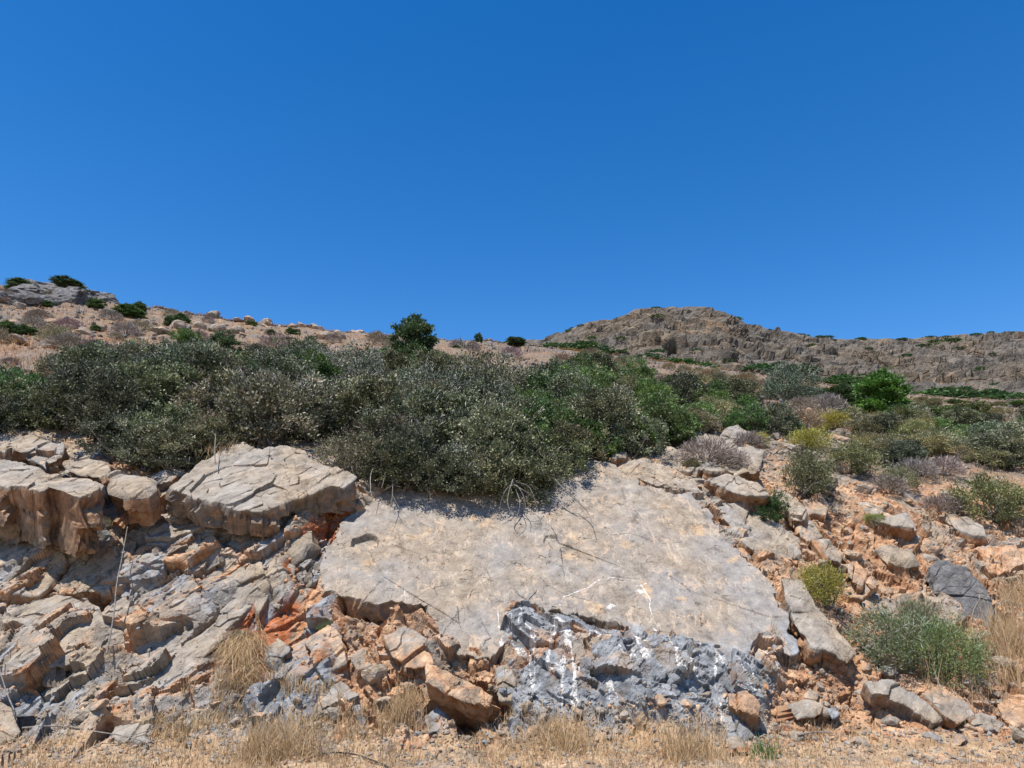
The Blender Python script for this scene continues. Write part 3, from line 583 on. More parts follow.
 ("rock_slab", "long flat pale slab with a shaded brown front in the middle of the right bank", "rock slab", [(848,500),(868,501),(892,510),(914,520),(918,530),(888,526),(862,517)], dict(thick=.40, n=TOPN, lift=.34, seed=55, side_stain_shade=.9, under=.1)),
 ("boulder", "large rounded pale boulder above a dark shaded hollow on the right bank", "boulder", [(872,545),(882,540),(896,539),(914,550),(921,565),(908,567),(888,562)], dict(thick=.50, n=TOPN, lift=.36, seed=56, edge=.10, side_stain_shade=.9, under=.05)),
 ("rock_slab", "cracked flat slab just below the round grey cushion bush", "rock slab", [(938,515),(950,511),(968,512),(984,525),(986,535),(964,531),(952,522)], dict(thick=.3, n=TOPN, lift=.28, seed=57, side_stain_shade=.9)),
 ("rock", "buff stone left of the small wedge, high in the orange rubble", "rock", [(798,521),(812,521),(824,536),(812,540),(802,534)], dict(thick=.2, lift=.18, seed=58, stain=.25, rag=1.)),
 ("rock", "narrow wedge-shaped pale stone above the yellow-green bush", "rock", [(817,541),(828,540),(843,554),(841,563),(828,557)], dict(thick=.2, lift=.2, seed=59, stain=.1, rag=1.)),
 ("boulder", "dark blue-grey boulder with streaked face leaning in orange earth at the right", "boulder", [(930,566),(938,560),(950,560),(972,574),(984,586),(995,610),(990,626),(966,620),(944,612),(934,596)], dict(thick=.42, n=(-.3,-.8,.45), lift=.34, seed=60, blue=1.3, weather_shade=1.0, rings=44, side_stain_shade=.1, size=(.7,.3,1.), step=.035, rough=.7)),
 ("boulder", "tent-shaped boulder with shadowed front beside the feathery herb", "boulder", [(866,682),(880,679),(896,680),(916,690),(930,702),(944,717),(934,722),(914,708),(890,694),(874,692)], dict(thick=.42, n=(.15,-.70,.70), lift=.40, seed=61, side_stain_shade=.5, blue=.1, under=.05)),
 ("rock_slab", "reddish grey slab leaning behind the tent-shaped boulder", "rock slab", [(922,692),(938,684),(950,680),(966,698),(974,716),(958,727),(942,716)], dict(thick=.3, lift=.24, seed=62, stain=.35, blue=.2)),
 ("rock", "dark little block at the right foot of the leaning reddish slab", "rock", [(966,718),(982,711),(996,717),(994,730),(976,730)], dict(thick=.26, n=(0,-.7,.7), lift=.2, seed=63, blue=.4)),
 ("rock", "orange-topped stone half cut off by the right edge near the road", "rock", [(998,700),(1016,695),(1040,700),(1044,716),(1020,724),(1002,716)], dict(thick=.3, lift=.22, seed=64, stain=.55)),
 ("rock", "small dark grey cube-like stone lying in the dry grass", "rock", [(826,710),(835,706),(841,714),(832,720)], dict(thick=.14, lift=.12, seed=65, blue=.9, rag=.6)),
 ("rock", "pale broad stone in the rubble left of the small dark stone", "rock", [(788,705),(806,700),(824,702),(820,716),(798,719)], dict(thick=.16, lift=.12, seed=66, stain=.3)),
 ("rock", "round orange-buff stone lying below the shadowed slab end", "rock", [(805,692),(812,685),(822,690),(818,698),(808,698)], dict(thick=.16, lift=.14, seed=67, stain=.4, rag=.8)),
 ("rock", "flat tan stone lying alone in the grass under the broken face", "rock", [(726,742),(736,737),(748,741),(744,750),(732,751)], dict(thick=.1, lift=.08, seed=68, stain=.15, rag=.6)),
 ("rock_slab", "orange banded ledge at the right edge above the dry grass", "ledge", [(968,556),(990,546),(1020,548),(1050,556),(1050,574),(1024,570),(990,574)], dict(thick=.45, n=TOPN, lift=.34, seed=69, stain=.75, side_stain_shade=.8, under=.2, size=(.8,.14,1.))),
 ("rock", "buff stone sticking out left of the large rounded boulder", "rock", [(846,566),(858,560),(868,572),(862,586),(850,580)], dict(thick=.2, lift=.2, seed=70, stain=.5)),
]
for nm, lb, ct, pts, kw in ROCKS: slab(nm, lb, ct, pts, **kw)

# ---- broken stones: facetted lumps
def ico(sub):
    import bmesh
    bm = bmesh.new(); bmesh.ops.create_icosphere(bm, subdivisions=sub, radius=1); bm.verts.ensure_lookup_table()
    V = np.array([v.co[:] for v in bm.verts]); Fc = np.array([[v.index for v in f.verts] for f in bm.faces]); bm.free(); return V, Fc
I1, I2, I3, I4 = ico(1), ico(2), ico(3), ico(4)
def lump(geo, rng, flat=.6, planes=14, sharp=1.0):
    V, Fc = geo; nrm = rng.normal(size=(planes, 3)); nrm /= np.linalg.norm(nrm, axis=1, keepdims=True); d = rng.uniform(.55, 1., planes)
    t = d[None] / np.maximum(V @ nrm.T, 1e-3); r = np.minimum(t.min(1), 1.15)
    P = V * r[:, None] * np.array([rng.uniform(.8, 1.25), rng.uniform(.6, 1.), flat])
    return P * (1 + .05 * fbm(P * 3 + rng.uniform(0, 9), 3, 5))[:, None]
rng = np.random.default_rng(11)
def rot(rng, tilt=.5):
    a = rng.uniform(0, 6.283); b_, c_ = rng.normal(0, tilt, 2)
    return np.array(Matrix.Rotation(a, 3, 'Z') @ Matrix.Rotation(b_, 3, 'X') @ Matrix.Rotation(c_, 3, 'Y'))
# medium stones one could count, each its own object
def stone_src(name, seed):
    r = np.random.default_rng(seed); P = lump(I3, r, r.uniform(.45, .8)); 
    return mesh_np(name, P, I3[1], ROCK, rock_masks(P * 3 + seed, seed, r.uniform(-.1, .6), r.uniform(-.5, .5)), loc=(0, 0, 0))
srcs = [stone_src("stone", 900 + k) for k in range(9)]; used = set()
def stones(n, x0, x1, y0, y1, s0, s1, label, group, keep=None):
    k = 0; tries = 0
    while k < n and tries < n * 30:
        tries += 1; px = rng.uniform(x0, x1); py = rng.uniform(y0, y1)
        if keep is not None and not keep(px, py): continue
        p = at(px, py); i = int(rng.integers(len(srcs))); s = rng.uniform(s0, s1) * (1 if py > 470 else 1.0)
        o = srcs[i] if i not in used else srcs[i].copy()
        if i in used: col.objects.link(o)
        used.add(i); o.location = p + np.array([0, -.02, .15 * s]); o.rotation_euler = tuple(rng.uniform(-.5, .5, 2)) + (rng.uniform(0, 6.28),); o.scale = (s, s * rng.uniform(.7, 1.), s * rng.uniform(.7, 1.1))
        tag(o, label, "stone", group); k += 1
inp = lambda poly: (lambda x, y: poly_sd(np.array(x), np.array(y), poly) > 0)
stones(60, 770, 1024, 480, 690, .06, .17, "broken buff stone lying loose in the orange rubble of the right bank", "loose stones in the orange rubble of the right bank")
stones(34, 660, 1024, 695, 745, .05, .13, "loose stone lying in the dry grass at the foot of the right bank", "loose stones at the foot of the right bank")
stones(34, 0, 660, 712, 748, .05, .12, "small stone lying in the dry grass along the foot of the left crag", "stones along the foot of the crag")
stones(12, 330, 505, 620, 730, .07, .16, "orange-stained broken block in the break under the big slab's left end", "broken blocks under the left end of the big slab", inp([(330,620),(420,615),(500,660),(505,735),(330,730)]))
stones(24, 630, 870, 430, 500, .08, .2, "pale stone on the rocky shoulder above the big slab", "pale stones on the shoulder above the slab", inp([(640,440),(780,440),(870,470),(840,500),(740,470)]))
def hill_stone(n, x0, x1, y0, y1, s0, s1, label, group): stones(n, x0, x1, y0, y1, s0, s1, label, group)
hill_stone(70, -20, 360, 288, 345, .18, .55, "grey weathered stone scattered on the dry left hillside", "stones scattered on the left hillside")
hill_stone(30, 760, 1024, 400, 470, .12, .4, "pale stone scattered among the low shrubs on the right slope", "stones on the right slope")
# rubble nobody could count
def rubble(name, specs, label):
    Vs = []; Fs = []; A = {k: [] for k in ('stain', 'blue', 'red', 'white', 'dry', 'weather_shade')}; off = 0; protos = [lump(I1, np.random.default_rng(k), .65) for k in range(24)]
    for n, x0, x1, y0, y1, s0, s1, stn, keep in specs:
        for _ in range(n):
            px = rng.uniform(x0, x1); py = rng.uniform(y0, y1)
            if keep is not None and not keep(px, py): continue
            s = s0 * (s1 / s0) ** (rng.uniform() ** 1.6); P = protos[int(rng.integers(24))] @ rot(rng).T * s + at(px, py) + np.array([0, 0, .2 * s])
            Vs.append(P); Fs.append(I1[1] + off); off += len(P)
            for k, v in (('stain', rng.normal(stn, .3)), ('blue', rng.normal(-.3 if py > 430 else .25, .45)), ('red', rng.normal(-.4, .3)), ('white', -1), ('dry', -.5), ('weather_shade', 1.0 if py < 430 else 0.)): A[k].append(np.full(len(P), v))
    o = mesh_np(name, np.concatenate(Vs), np.concatenate(Fs), ROCK, {k: np.concatenate(v) for k, v in A.items()}); return kind(o, 'stuff', label)
rubble("rubble", [(2400, 760, 1060, 470, 740, .015, .07, .65, None), (400, 330, 510, 620, 735, .012, .05, .6, None), (250, 500, 770, 690, 740, .012, .03, .2, None), (3200, -60, 1080, 712, 768, .008, .04, .45, None), (1600, -60, 1080, 728, 768, .012, .05, -.2, None),
                  (700, -60, 340, 500, 735, .012, .05, .3, None), (700, 640, 900, 425, 500, .02, .09, .1, None), (500, 285, 350, 490, 600, .01, .05, .9, inp([(285,600),(300,520),(350,495),(352,515),(315,600)])),
                  (2200, -40, 560, 285, 350, .04, .20, .0, None), (2600, 500, 1080, 358, 412, .05, .26, .0, None), (900, 740, 1060, 400, 470, .03, .12, .1, None), (200, 350, 440, 455, 480, .02, .07, .2, None)], "small broken stones and grit lying over the bank")
# ------------------------------------------------------------------ plants
def tube(pts, radii, sides=5):
    pts = np.array(pts, float); n = len(pts); d = np.gradient(pts, axis=0); d /= np.linalg.norm(d, axis=1, keepdims=True) + 1e-9
    ref = np.where(np.abs(d[:, 2:3]) > .9, [[1., 0, 0]], [[0, 0, 1.]]); u = np.cross(d, ref); u /= np.linalg.norm(u, axis=1, keepdims=True); w = np.cross(d, u)
    a = np.arange(sides) / sides * 2 * np.pi; R = np.broadcast_to(np.array(radii, float), (n,))
    V = pts[:, None] + R[:, None, None] * (np.cos(a)[None, :, None] * u[:, None] + np.sin(a)[None, :, None] * w[:, None])
    i = np.arange(n - 1)[:, None] * sides + np.arange(sides)[None]; j = np.arange(n - 1)[:, None] * sides + (np.arange(sides)[None] + 1) % sides
    return V.reshape(-1, 3), np.stack([i, j, j + sides, i + sides], -1).reshape(-1, 4)
def join(parts):
    V = []; Fq = []; o = 0
    for v, f in parts: V.append(v); Fq.append(f + o); o += len(v)
    return np.concatenate(V), np.concatenate(Fq)
def unit(v): return v / (np.linalg.norm(v, axis=-1, keepdims=True) + 1e-9)
def leaves(centers, dirs, r, size, aspect=.5, tints=None):
    """one small folded-diamond leaf per centre"""
    n = len(centers); L = size * r.uniform(.6, 1.35, n)[:, None]; d = unit(dirs + r.normal(0, .7, (n, 3))); s = unit(np.cross(d, r.normal(size=(n, 3))))
    nn = np.cross(d, s); a = centers; V = np.stack([a, a + d * L * .5 + s * L * aspect * .5 + nn * L * .08, a + d * L, a + d * L * .5 - s * L * aspect * .5 + nn * L * .08], 1).reshape(-1, 3)
    return V, np.arange(n * 4).reshape(-1, 4), np.repeat(tints, 4)
def plant(name, label, cat, seed, R=1.0, H=1.5, clumps=70, per=95, size=.06, aspect=.5, mat=None, spread=.17, twigs=500, twig_mat=None, stems=9, up=.5, low=.0, group=None, lobes=3, leafy=1.0):
    """Empty at the foot > branches, foliage (and bare twigs)"""
    r = np.random.default_rng(seed); t = thing(name, label, cat, (0, 0, 0), group)
    lob = np.stack([r.uniform(-.42, .42, lobes) * R, r.uniform(-.42, .42, lobes) * R, r.uniform(.30, .55, lobes) * H], -1); lr = r.uniform(.5, .75, lobes)
    k = r.integers(0, lobes, clumps); th = r.uniform(0, 2 * np.pi, clumps); z = r.uniform(-.95, 1., clumps); q = np.sqrt(1 - z * z); rad = r.uniform(.62, 1.06, clumps)
    C = lob[k] + np.stack([np.cos(th) * q * R * lr[k] * rad, np.sin(th) * q * R * lr[k] * rad, z * H * .48 * rad], -1); C[:, 2] = np.maximum(C[:, 2], low + .07 * H)
    ct = np.clip(r.normal(.45, .22, clumps), 0, 1); n = int(clumps * per * leafy); ci = r.integers(0, clumps, n)
    out = unit(C - np.array([0, 0, H * .25])); off = r.normal(0, 1, (n, 3)) * spread * R * np.array([1, 1, .75]) * r.uniform(.4, 1.1, (n, 1))
    P = C[ci] + off; P[:, 2] = np.maximum(P[:, 2], .02); dr = out[ci] * .8 + unit(off) * .7 + np.array([0, 0, up])
    tt = np.clip(ct[ci] + r.normal(0, .2, n), 0, 1)
    V, Fq, T = leaves(P, dr, r, size, aspect, tt); fo = mesh_np("foliage", V, Fq, mat, dict(tint=T), parent=t)
    br = []
    for s in range(stems):
        c = C[r.integers(clumps)]; b = np.array([r.normal(0, .06), r.normal(0, .06), -.08]) * R; m = (b + c) / 2 + r.normal(0, .10, 3) * R; m[2] = max(m[2], .1 * H)
        pts = [b, (b + m) / 2 + r.normal(0, .03, 3) * R, m, (m + c) / 2 + r.normal(0, .05, 3) * R, c]; br.append(tube(pts, np.array([.032, .026, .02, .013, .006]) * (.6 + .4 * R), 5))
    V, Fq = join(br); mesh_np("branch", V, Fq, BARK, parent=t)
    if twigs:
        ci = r.integers(0, clumps, twigs); P = C[ci] + r.normal(0, 1, (twigs, 3)) * spread * R; V, Fq, T = leaves(P, out[ci] + [0, 0, .4], r, size * 3.2, .07, np.clip(r.normal(.55, .25, twigs), 0, 1))
        mesh_np("twig_sprays", V, Fq, twig_mat or L_TWIG, dict(tint=T), parent=t)
    return t
def cushion(name, label, cat, seed, R=.4, H=.35, n=2600, mat=None, size=.10, group=None, green=0):
    """dome of fine bare twigs"""
    r = np.random.default_rng(seed); t = thing(name, label, cat, (0, 0, 0), group); th = r.uniform(0, 6.283, n); z = r.uniform(0.02, 1, n) ** .8; q = np.sqrt(1 - z * z); rad = r.uniform(.35, 1.0, n) ** .5
    d = np.stack([np.cos(th) * q, np.sin(th) * q, z], -1); P = d * rad[:, None] * np.array([R, R, H]) * (1 + .16 * fbm(d * 2.6 + seed, 2, 3))[:, None]
    V, Fq, T = leaves(P - d * size * .6, d * 1.6, r, size, .10, np.clip(r.normal(.5, .25, n), 0, 1)); mesh_np("twig_sprays", V, Fq, mat or L_TWIG, dict(tint=T), parent=t)
    br = [tube([(0, 0, -.05), tuple(d[i] * np.array([R, R, H]) * .45 + r.normal(0, .02, 3)), tuple(d[i] * np.array([R, R, H]) * .85)], [.012, .008, .004], 4) for i in range(14)]
    V, Fq = join(br); mesh_np("branch", V, Fq, BARK, parent=t); return t
first = {}
def put(src, px, py=None, Y=None, s=1.0, label=None, group=None, colr=(1, 1, 1), wide=None, dz=0., R=None):
    p = at(px, py) if py is not None else at_y(px, Y); p = p + np.array([0, 0, dz]); rz = R if R is not None else rng.uniform(0, 6.28)
    sc = (s * (wide or 1), s * (wide or 1), s)
    if src.name not in first:
        first[src.name] = 1; src.location = p; src.rotation_euler = (0, 0, rz); src.scale = sc
        if label: src['label'] = label
        if group: src['group'] = group
        for ch in src.children: ch.color = (*colr, 1)
        return src
    o = tree_copy(src, p, rz, 1, label or src['label'], group, colr); o.scale = sc
    if not group and 'group' in o: del o['group']
    return o
rng = np.random.default_rng(77)
jit = lambda a=.12: (1 + rng.uniform(-a, a))
G = [plant("shrub", "grey-green shrub", "shrub", 20 + k, R=1.15, H=1.6, mat=L_GREY, clumps=150, per=85, size=.062, aspect=.65, spread=.085, twigs=260, stems=12, up=.35, lobes=4) for k in range(4)]
GB = [plant("shrub", "green shrub", "shrub", 30 + k, R=1.0, H=1.2, mat=L_GREEN, clumps=140, per=80, size=.062, aspect=.65, spread=.085, twigs=60, up=.3) for k in range(2)]
GO = [plant("shrub", "olive shrub", "shrub", 40 + k, R=.9, H=1.0, mat=L_OLIVE, clumps=100, per=95, size=.05, aspect=.55, spread=.11, twigs=300, up=.3) for k in range(2)]
GD = [plant("shrub", "half bare grey-brown shrub", "shrub", 50 + k, R=1.15, H=1.5, mat=L_GREY, clumps=130, per=65, size=.058, aspect=.6, spread=.095, twigs=900, stems=16, up=.3) for k in range(2)]
TREE0 = TREE = plant("tree", "small round dark green tree", "tree", 60, R=.8, H=2.0, mat=L_DARK, clumps=120, per=130, size=.085, aspect=.7, spread=.12, twigs=0, lobes=4)
thick = "shrubs of the dense thicket above the rocks"
lab = {0: "grey-green leafy shrub merged into the dense thicket above the left rocks", 1: "half bare grey-brown shrub in the middle of the dense thicket above the slab", 2: "fresh green shrub in the right half of the thicket above the slab", 3: "low olive shrub in the strip of scrub on the right slope"}
gtone = lambda: tuple(np.clip(np.array([1, 1, 1]) * rng.uniform(.62, 1.4) * np.array([rng.uniform(.9, 1.15), rng.uniform(.95, 1.06), rng.uniform(.8, 1.15)]), 0, 1.4))
EDGE = [(-130,436), (-60,438), (10,436), (60,440), (112,452), (160,464), (212,446), (262,436), (322,448), (380,470), (432,478), (484,482)]
put(TREE, 404, Y=22.5, s=.9, wide=1.15, label="round dark green little tree breaking the skyline behind the thicket", colr=(1, 1, 1), dz=.35)
for k, (x, y) in enumerate(EDGE):
    dead = 330 < x < 470
    put((GD if dead else G)[k % (2 if dead else 4)], x, y - 10, s=.66 * jit(.2), label=lab[1 if dead else 0], group=thick, colr=gtone())
for row, (Yr, x0, x1, st, s) in enumerate([(12.9, -150, 570, 46, .74), (13.9, -140, 590, 44, .74), (15.0, -20, 600, 42, .74), (16.4, 50, 600, 40, .74), (18.0, 90, 600, 38, .72), (19.8, 100, 420, 38, .66)]):
    for k, x in enumerate(np.arange(x0, x1, st)):
        x = x + rng.uniform(-14, 14); Y = Yr + rng.uniform(-.5, .5); s = s * 1; dead = (300 < x < 560) and (rng.random() < .6)
        green = (row >= 3 and rng.random() < .25) or (x > 510 and rng.random() < .85)
        src = GB[k % 2] if green else (GD if dead else G)[k % (2 if dead else 4)]
        put(src, x, Y=Y, s=s * jit(.16) * (.62 if x < 30 else .8 if x < 80 else 1), label=lab[2 if green and x > 500 else (1 if dead else 0)] if not (green and x <= 500) else "fresh green shrub poking out of the back of the left thicket", group=thick, colr=gtone())
GREENS = [(560,436,.62),(592,452,.55),(628,452,.62),(600,425,.8),(645,425,.85),(668,432,.55),(690,424,.6),(640,404,.9),(600,400,.9),(560,405,.9),(680,404,.8),(718,420,.62),(712,402,.7),(748,426,.6),(772,430,.5),(742,410,.6),(600,385,.8),(640,385,.8),(570,383,.85),(530,388,.9),(670,388,.7),(790,432,.42)]
for k, (x, y, s) in enumerate(GREENS):
    put((GB + [G[0], GO[0]])[k % 4 if k % 3 else 0], x, y + 6, s=s * jit(.08), label=lab[2], group=thick, colr=gtone())
def in_poly(poly):
    while True:
        x = rng.uniform(min(p[0] for p in poly), max(p[0] for p in poly)); y = rng.uniform(min(p[1] for p in poly), max(p[1] for p in poly))
        if poly_sd(np.array(x), np.array(y), poly) > 0: return x, y
for k in range(46):
    x, y = in_poly([(540, 372), (640, 374), (720, 392), (800, 434), (690, 434), (640, 446), (570, 455)])
    put((GB[0], GB[1], GB[0], GO[1], G[k % 4])[k % 5], x, y + 4, s=.56 * jit(.25), wide=1.2, label=lab[2], group=thick, colr=gtone())
for k, (x, y) in enumerate([(-60, 432), (-20, 425), (12, 424), (-95, 430), (30, 416)]):
    put(GB[k % 2], x, y, s=.7 * jit(), label="brighter green shrub at the far left end of the thicket", group=thick, colr=gtone())
for k in range(20):
    x, y = in_poly([(880, 402), (1110, 398), (1110, 424), (900, 424)])
    put((GO[0], GB[0])[k % 2], x, y, s=.42 * jit(.3), wide=2.2, label="low green mat of scrub on the flat below the ridge", group="green mats of scrub on the flat below the ridge", colr=(rng.uniform(.8, 1.1), rng.uniform(.8, 1.0), .8))
for k in range(80):
    x = rng.uniform(850, 1110); y = rng.uniform(424, 476) + (x > 960) * -6
    put((GO + [GB[0]] + [GO[1], G[2]])[k % 5], x, y, s=.50 * jit(.25), wide=1.35, label=lab[3], group="scrub on the right slope", colr=tuple(1.15 * np.array(gtone())))
for k, (x, y, s) in enumerate([(118, 462, .5), (146, 472, .5), (172, 478, .52), (198, 466, .5), (222, 452, .45), (352, 478, .45), (378, 486, .45), (404, 488, .5), (432, 492, .5), (458, 494, .5), (480, 494, .5), (540, 486, .5), (556, 474, .5), (574, 466, .5)]):
    put((G + GD)[k % 6], x, y, s=s * jit(.1), wide=1.1, label="low grey-green shrub spilling over the upper rock edge at the thicket's front", group=thick, colr=gtone(), dz=.05)
# plants that stand apart
put(G[1], 508, 490, s=.82, wide=.82, label="greenish shrub hanging over the big slab's upper edge with bare roots below", colr=(.85, .88, .78), dz=-.25)
put(GB[0], 384, Y=23.5, s=.85, label="yellowish green bush tucked against the left of the dark round tree", colr=(.95, 1.05, .9))
put(GB[1], 444, Y=22, s=.6, label="green bush on the skyline just right of the dark round tree", colr=(.9, 1.0, .9))
put(GB[1], 488, Y=22, s=.6, label="pale green bush behind the thicket, second right of the dark round tree", colr=(1.1, 1.05, 1.1))
put(GB[0], 192, Y=25, s=.7, label="fresh green bush at the back of the left thicket below the skyline", colr=(.9, 1, .8))
put(TREE, 218, Y=24, s=.5, wide=1.3, label="small dark green bush beside the fresh green one behind the left thicket")
put(TREE, 132, Y=38, s=.38, wide=2.6, label="flat dark green bush on the left skyline beyond the crag", colr=(1.1, 1.3, .9))
put(TREE, 165, Y=36, s=.32, wide=1.2, label="dark round bush right of the flat one near the left skyline")
put(TREE, 14, Y=41, s=.38, wide=3.4, label="wide dark bush on the skyline at the far left corner")
put(TREE, 66, Y=41, s=.30, wide=3.4, label="low green bush growing on top of the dark crag", dz=.9)
put(TREE, 476, Y=46, s=.4, label="first of two dark bushes on the skyline where the hill meets the ridge")
put(TREE, 512, Y=48, s=.3, wide=3.0, label="low dark bush on the skyline at the left foot of the ridge")
BLUEB = plant("shrub", "big rounded blue-grey bush", "shrub", 61, R=1.15, H=1.7, mat=L_GREY, clumps=90, per=110, size=.07, twigs=700)
put(BLUEB, 790, 404, s=1.0, label="big rounded blue-grey bush standing alone on the right slope", colr=(.75, .92, .95))
put(TREE, 873, 420, s=.86, wide=1.55, label="wide bright green bush right of the blue-grey bush", colr=(1.2, 1.6, .7))
put(TREE, 838, 408, s=.5, wide=1.9, label="low dark green bush between the blue-grey and the bright green bush")
put(GO[0], 803, 494, s=.80, wide=.85, label="dark olive bush on the rubble right of the big slab", colr=(.75, .8, .8))
put(GB[1], 768, 522, s=.40, wide=.85, label="small dark green bush in the crack beside the pale stone block", colr=(.6, .65, .7))
put(GO[1], 996, 520, s=.90, wide=.95, label="broad feathery olive bush at the right edge above the orange bank", colr=(.9, 1.0, .8))
put(GO[1], 690, 470, s=.2, label="tiny olive sprig at the foot of the grey dry bush")
put(GO[0], 894, 488, s=.42, label="low grey-green bush left of the grey cushions", colr=(.9, 1, .95))
YEL = plant("shrub", "yellow-green bush", "shrub", 62, R=.42, H=.55, mat=L_YELLOW, clumps=60, per=90, size=.03, spread=.2, twigs=300)
put(YEL, 826, 606, s=1.0, label="rounded yellow-green bush in the orange rubble", colr=(.85, .9, .8))
put(YEL, 806, 450, s=.85, wide=1.6, label="flat yellow-green mat behind the dark olive bush", colr=(.9, 1, .8))
put(YEL, 836, 432, s=.95, wide=1.5, label="small bright yellow-green cushion below the wide green bush", colr=(1, 1, .8))
put(YEL, 758, 448, s=.6, label="yellow cushion at the side of the rounded pale boulder")
put(YEL, 872, 532, s=.35, wide=1.3, label="small green tuft plant under the long flat slab of the right bank", colr=(.55, .75, .7))
CU = [cushion("dry_bush", "grey dry bush", "bush", 70 + k, R=.55, H=.48) for k in range(3)]
put(CU[0], 706, 468, s=1.15, label="tall grey dry bush on the pale rocks above the big slab", colr=(1.0, .92, .90))
put(CU[1], 728, 468, s=.8, label="smaller grey dry bush leaning on the right of the tall dry one", colr=(1, .92, .92))
put(CU[2], 748, 446, s=.7, label="grey dry cushion in front of the rounded pale boulder", colr=(.8, .75, .8))
put(CU[0], 942, 512, s=.80, label="round grey thorny cushion above the cracked flat slab", colr=(.8, .72, .74))
put(CU[1], 916, 478, s=.85, label="left one of two pale grey cushions below the olive scrub", colr=(1.0, 1.0, 1.05))
put(CU[2], 942, 478, s=.85, label="right one of two pale grey cushions below the olive scrub", colr=(.95, .85, .9))
put(CU[2], 888, 494, s=.75, label="brownish grey cushion left of the two pale grey cushions", colr=(.8, .75, .72))
put(CU[1], 826, 412, Y=None, s=1.5, label="large grey dry bush between the blue-grey and the wide green bush", colr=(.85, .82, .85))
put(CU[0], 640, 452, s=.6, label="dry brown bush at the lower edge of the green shrubs", colr=(1.0, .8, .6))
put(CU[1], 346, 516, s=.25, label="tiny dry bush at the top of the red earth strip", colr=(1, .9, .75))
put(CU[0], 105, 534, s=.35, label="dry olive tuft bush below the tall shadowed ledge", colr=(.9, .9, .7))
put(CU[2], 206, 512, s=.35, label="dry grey twiggy bush under the left end of the long ledge", colr=(.9, .85, .85))
for k in range(60):
    x = rng.uniform(-60, 560); Y = rng.uniform(20, 44); put(CU[k % 3], x, Y=Y, s=rng.uniform(.5, 1.35), label="grey-brown thorny cushion dotted over the dry left hillside", group="thorny cushions on the left hillside", colr=(rng.uniform(.7, 1.0), rng.uniform(.6, .9), rng.uniform(.5, .85)))
for k in range(26):
    x = rng.uniform(740, 1060); y = rng.uniform(396, 440); put(CU[k % 3], x, y, s=rng.uniform(.5, 1.1), label="grey-brown thorny cushion on the stony right slope", group="thorny cushions on the right slope", colr=(rng.uniform(.7, 1.0), rng.uniform(.6, .9), rng.uniform(.5, .85)))
for k in range(60):
    x = rng.uniform(560, 880); Y = rng.uniform(28, 50); put(CU[k % 3], x, Y=Y, s=rng.uniform(.7, 1.4), label="dull grey-green cushion dotted over the slope under the ridge", group="cushions on the slope under the ridge", colr=(rng.uniform(.4, .8), rng.uniform(.5, .8), rng.uniform(.3, .5)))
for k in range(20):
    x = rng.uniform(-20, 540); Y = rng.uniform(24, 44); put(TREE, x, Y=Y, s=rng.uniform(.14, .3), wide=2.0, label="small dark green shrub dotted on the dry left hillside", group="small green shrubs on the left hillside", colr=(1.1, 1.2, 1))

# shrubs on the far ridge: bigger leaves, only their clumps can be seen
def far_shrub(seed):
    r = np.random.default_rng(seed); n = 420; d = unit(r.normal(size=(n, 3))); d[:, 2] = np.abs(d[:, 2]); P = d * r.uniform(.5, 1, (n, 1)) * np.array([1.2, 1.2, .75]) * (1 + .25 * fbm(d * 2 + seed, 2, 1))[:, None]
    V, Fq, T = leaves(P, d, r, .30, .7, np.clip(r.normal(.45, .25, n), 0, 1)); return mesh_np("far_shrub", V, Fq, L_DARK, dict(tint=T), loc=(0, 0, 0))
FSR = [far_shrub(k) for k in range(4)]; fs_used = set()
def put_far(px, py, s, flat, label, group, wide=1.0):
    i = int(rng.integers(4)); o = FSR[i]
    if i in fs_used: o = o.copy(); col.objects.link(o)
    fs_used.add(i); o.location = far_at(px, py); o.rotation_euler = (0, 0, rng.uniform(-.3, .3)); o.scale = (s * wide, s, s * flat); o.color = (rng.uniform(.8, 1.2), rng.uniform(.9, 1.3), rng.uniform(.7, 1.1), 1)
    tag(o, label, "shrub", group)
for x0, y0, x1, y1, n, s in [(548,346,612,354,16,1.3),(640,362,694,370,16,1.2),(690,372,740,380,10,1.1),(740,374,770,384,6,1.1),(790,378,850,392,14,1.2),(850,384,905,392,8,.9),(905,360,935,345,6,.8),(940,340,960,346,5,.8),(880,402,1024,412,34,1.3),(760,388,830,396,14,1.1),(930,398,1024,404,16,1.2),(480,352,540,356,8,1.0)]:
    for k in range(n):
        t = rng.random(); put_far(x0 + (x1 - x0) * t, y0 + (y1 - y0) * t + rng.normal(0, 2.2), 1.35 * s * rng.uniform(.6, 1.3), .6, "low dark green shrub in a green streak across the foot of the ridge", "green streaks of shrubs on the ridge", 1.5)
for k in range(90):
    x = rng.uniform(550, 1060); y = rng.uniform(318, 398)
    put_far(x, y, rng.uniform(.35, 1.0), .7, "tiny dark shrub dotted on the bare rocky ridge", "single shrubs dotted over the ridge", 1.2)
for k, (x, s) in enumerate([(655, .8), (735, 1.1), (768, .7), (800, .8), (826, .9), (860, .8), (900, .8), (930, 1.0), (975, .9), (580, .6), (618, .6)]):
    i = int(np.searchsorted(f_cols, x)); y = FPY[-3, i]; put_far(x, y, s, .6, "dark shrub standing on the crest of the ridge", "shrubs along the ridge crest", 1.6)

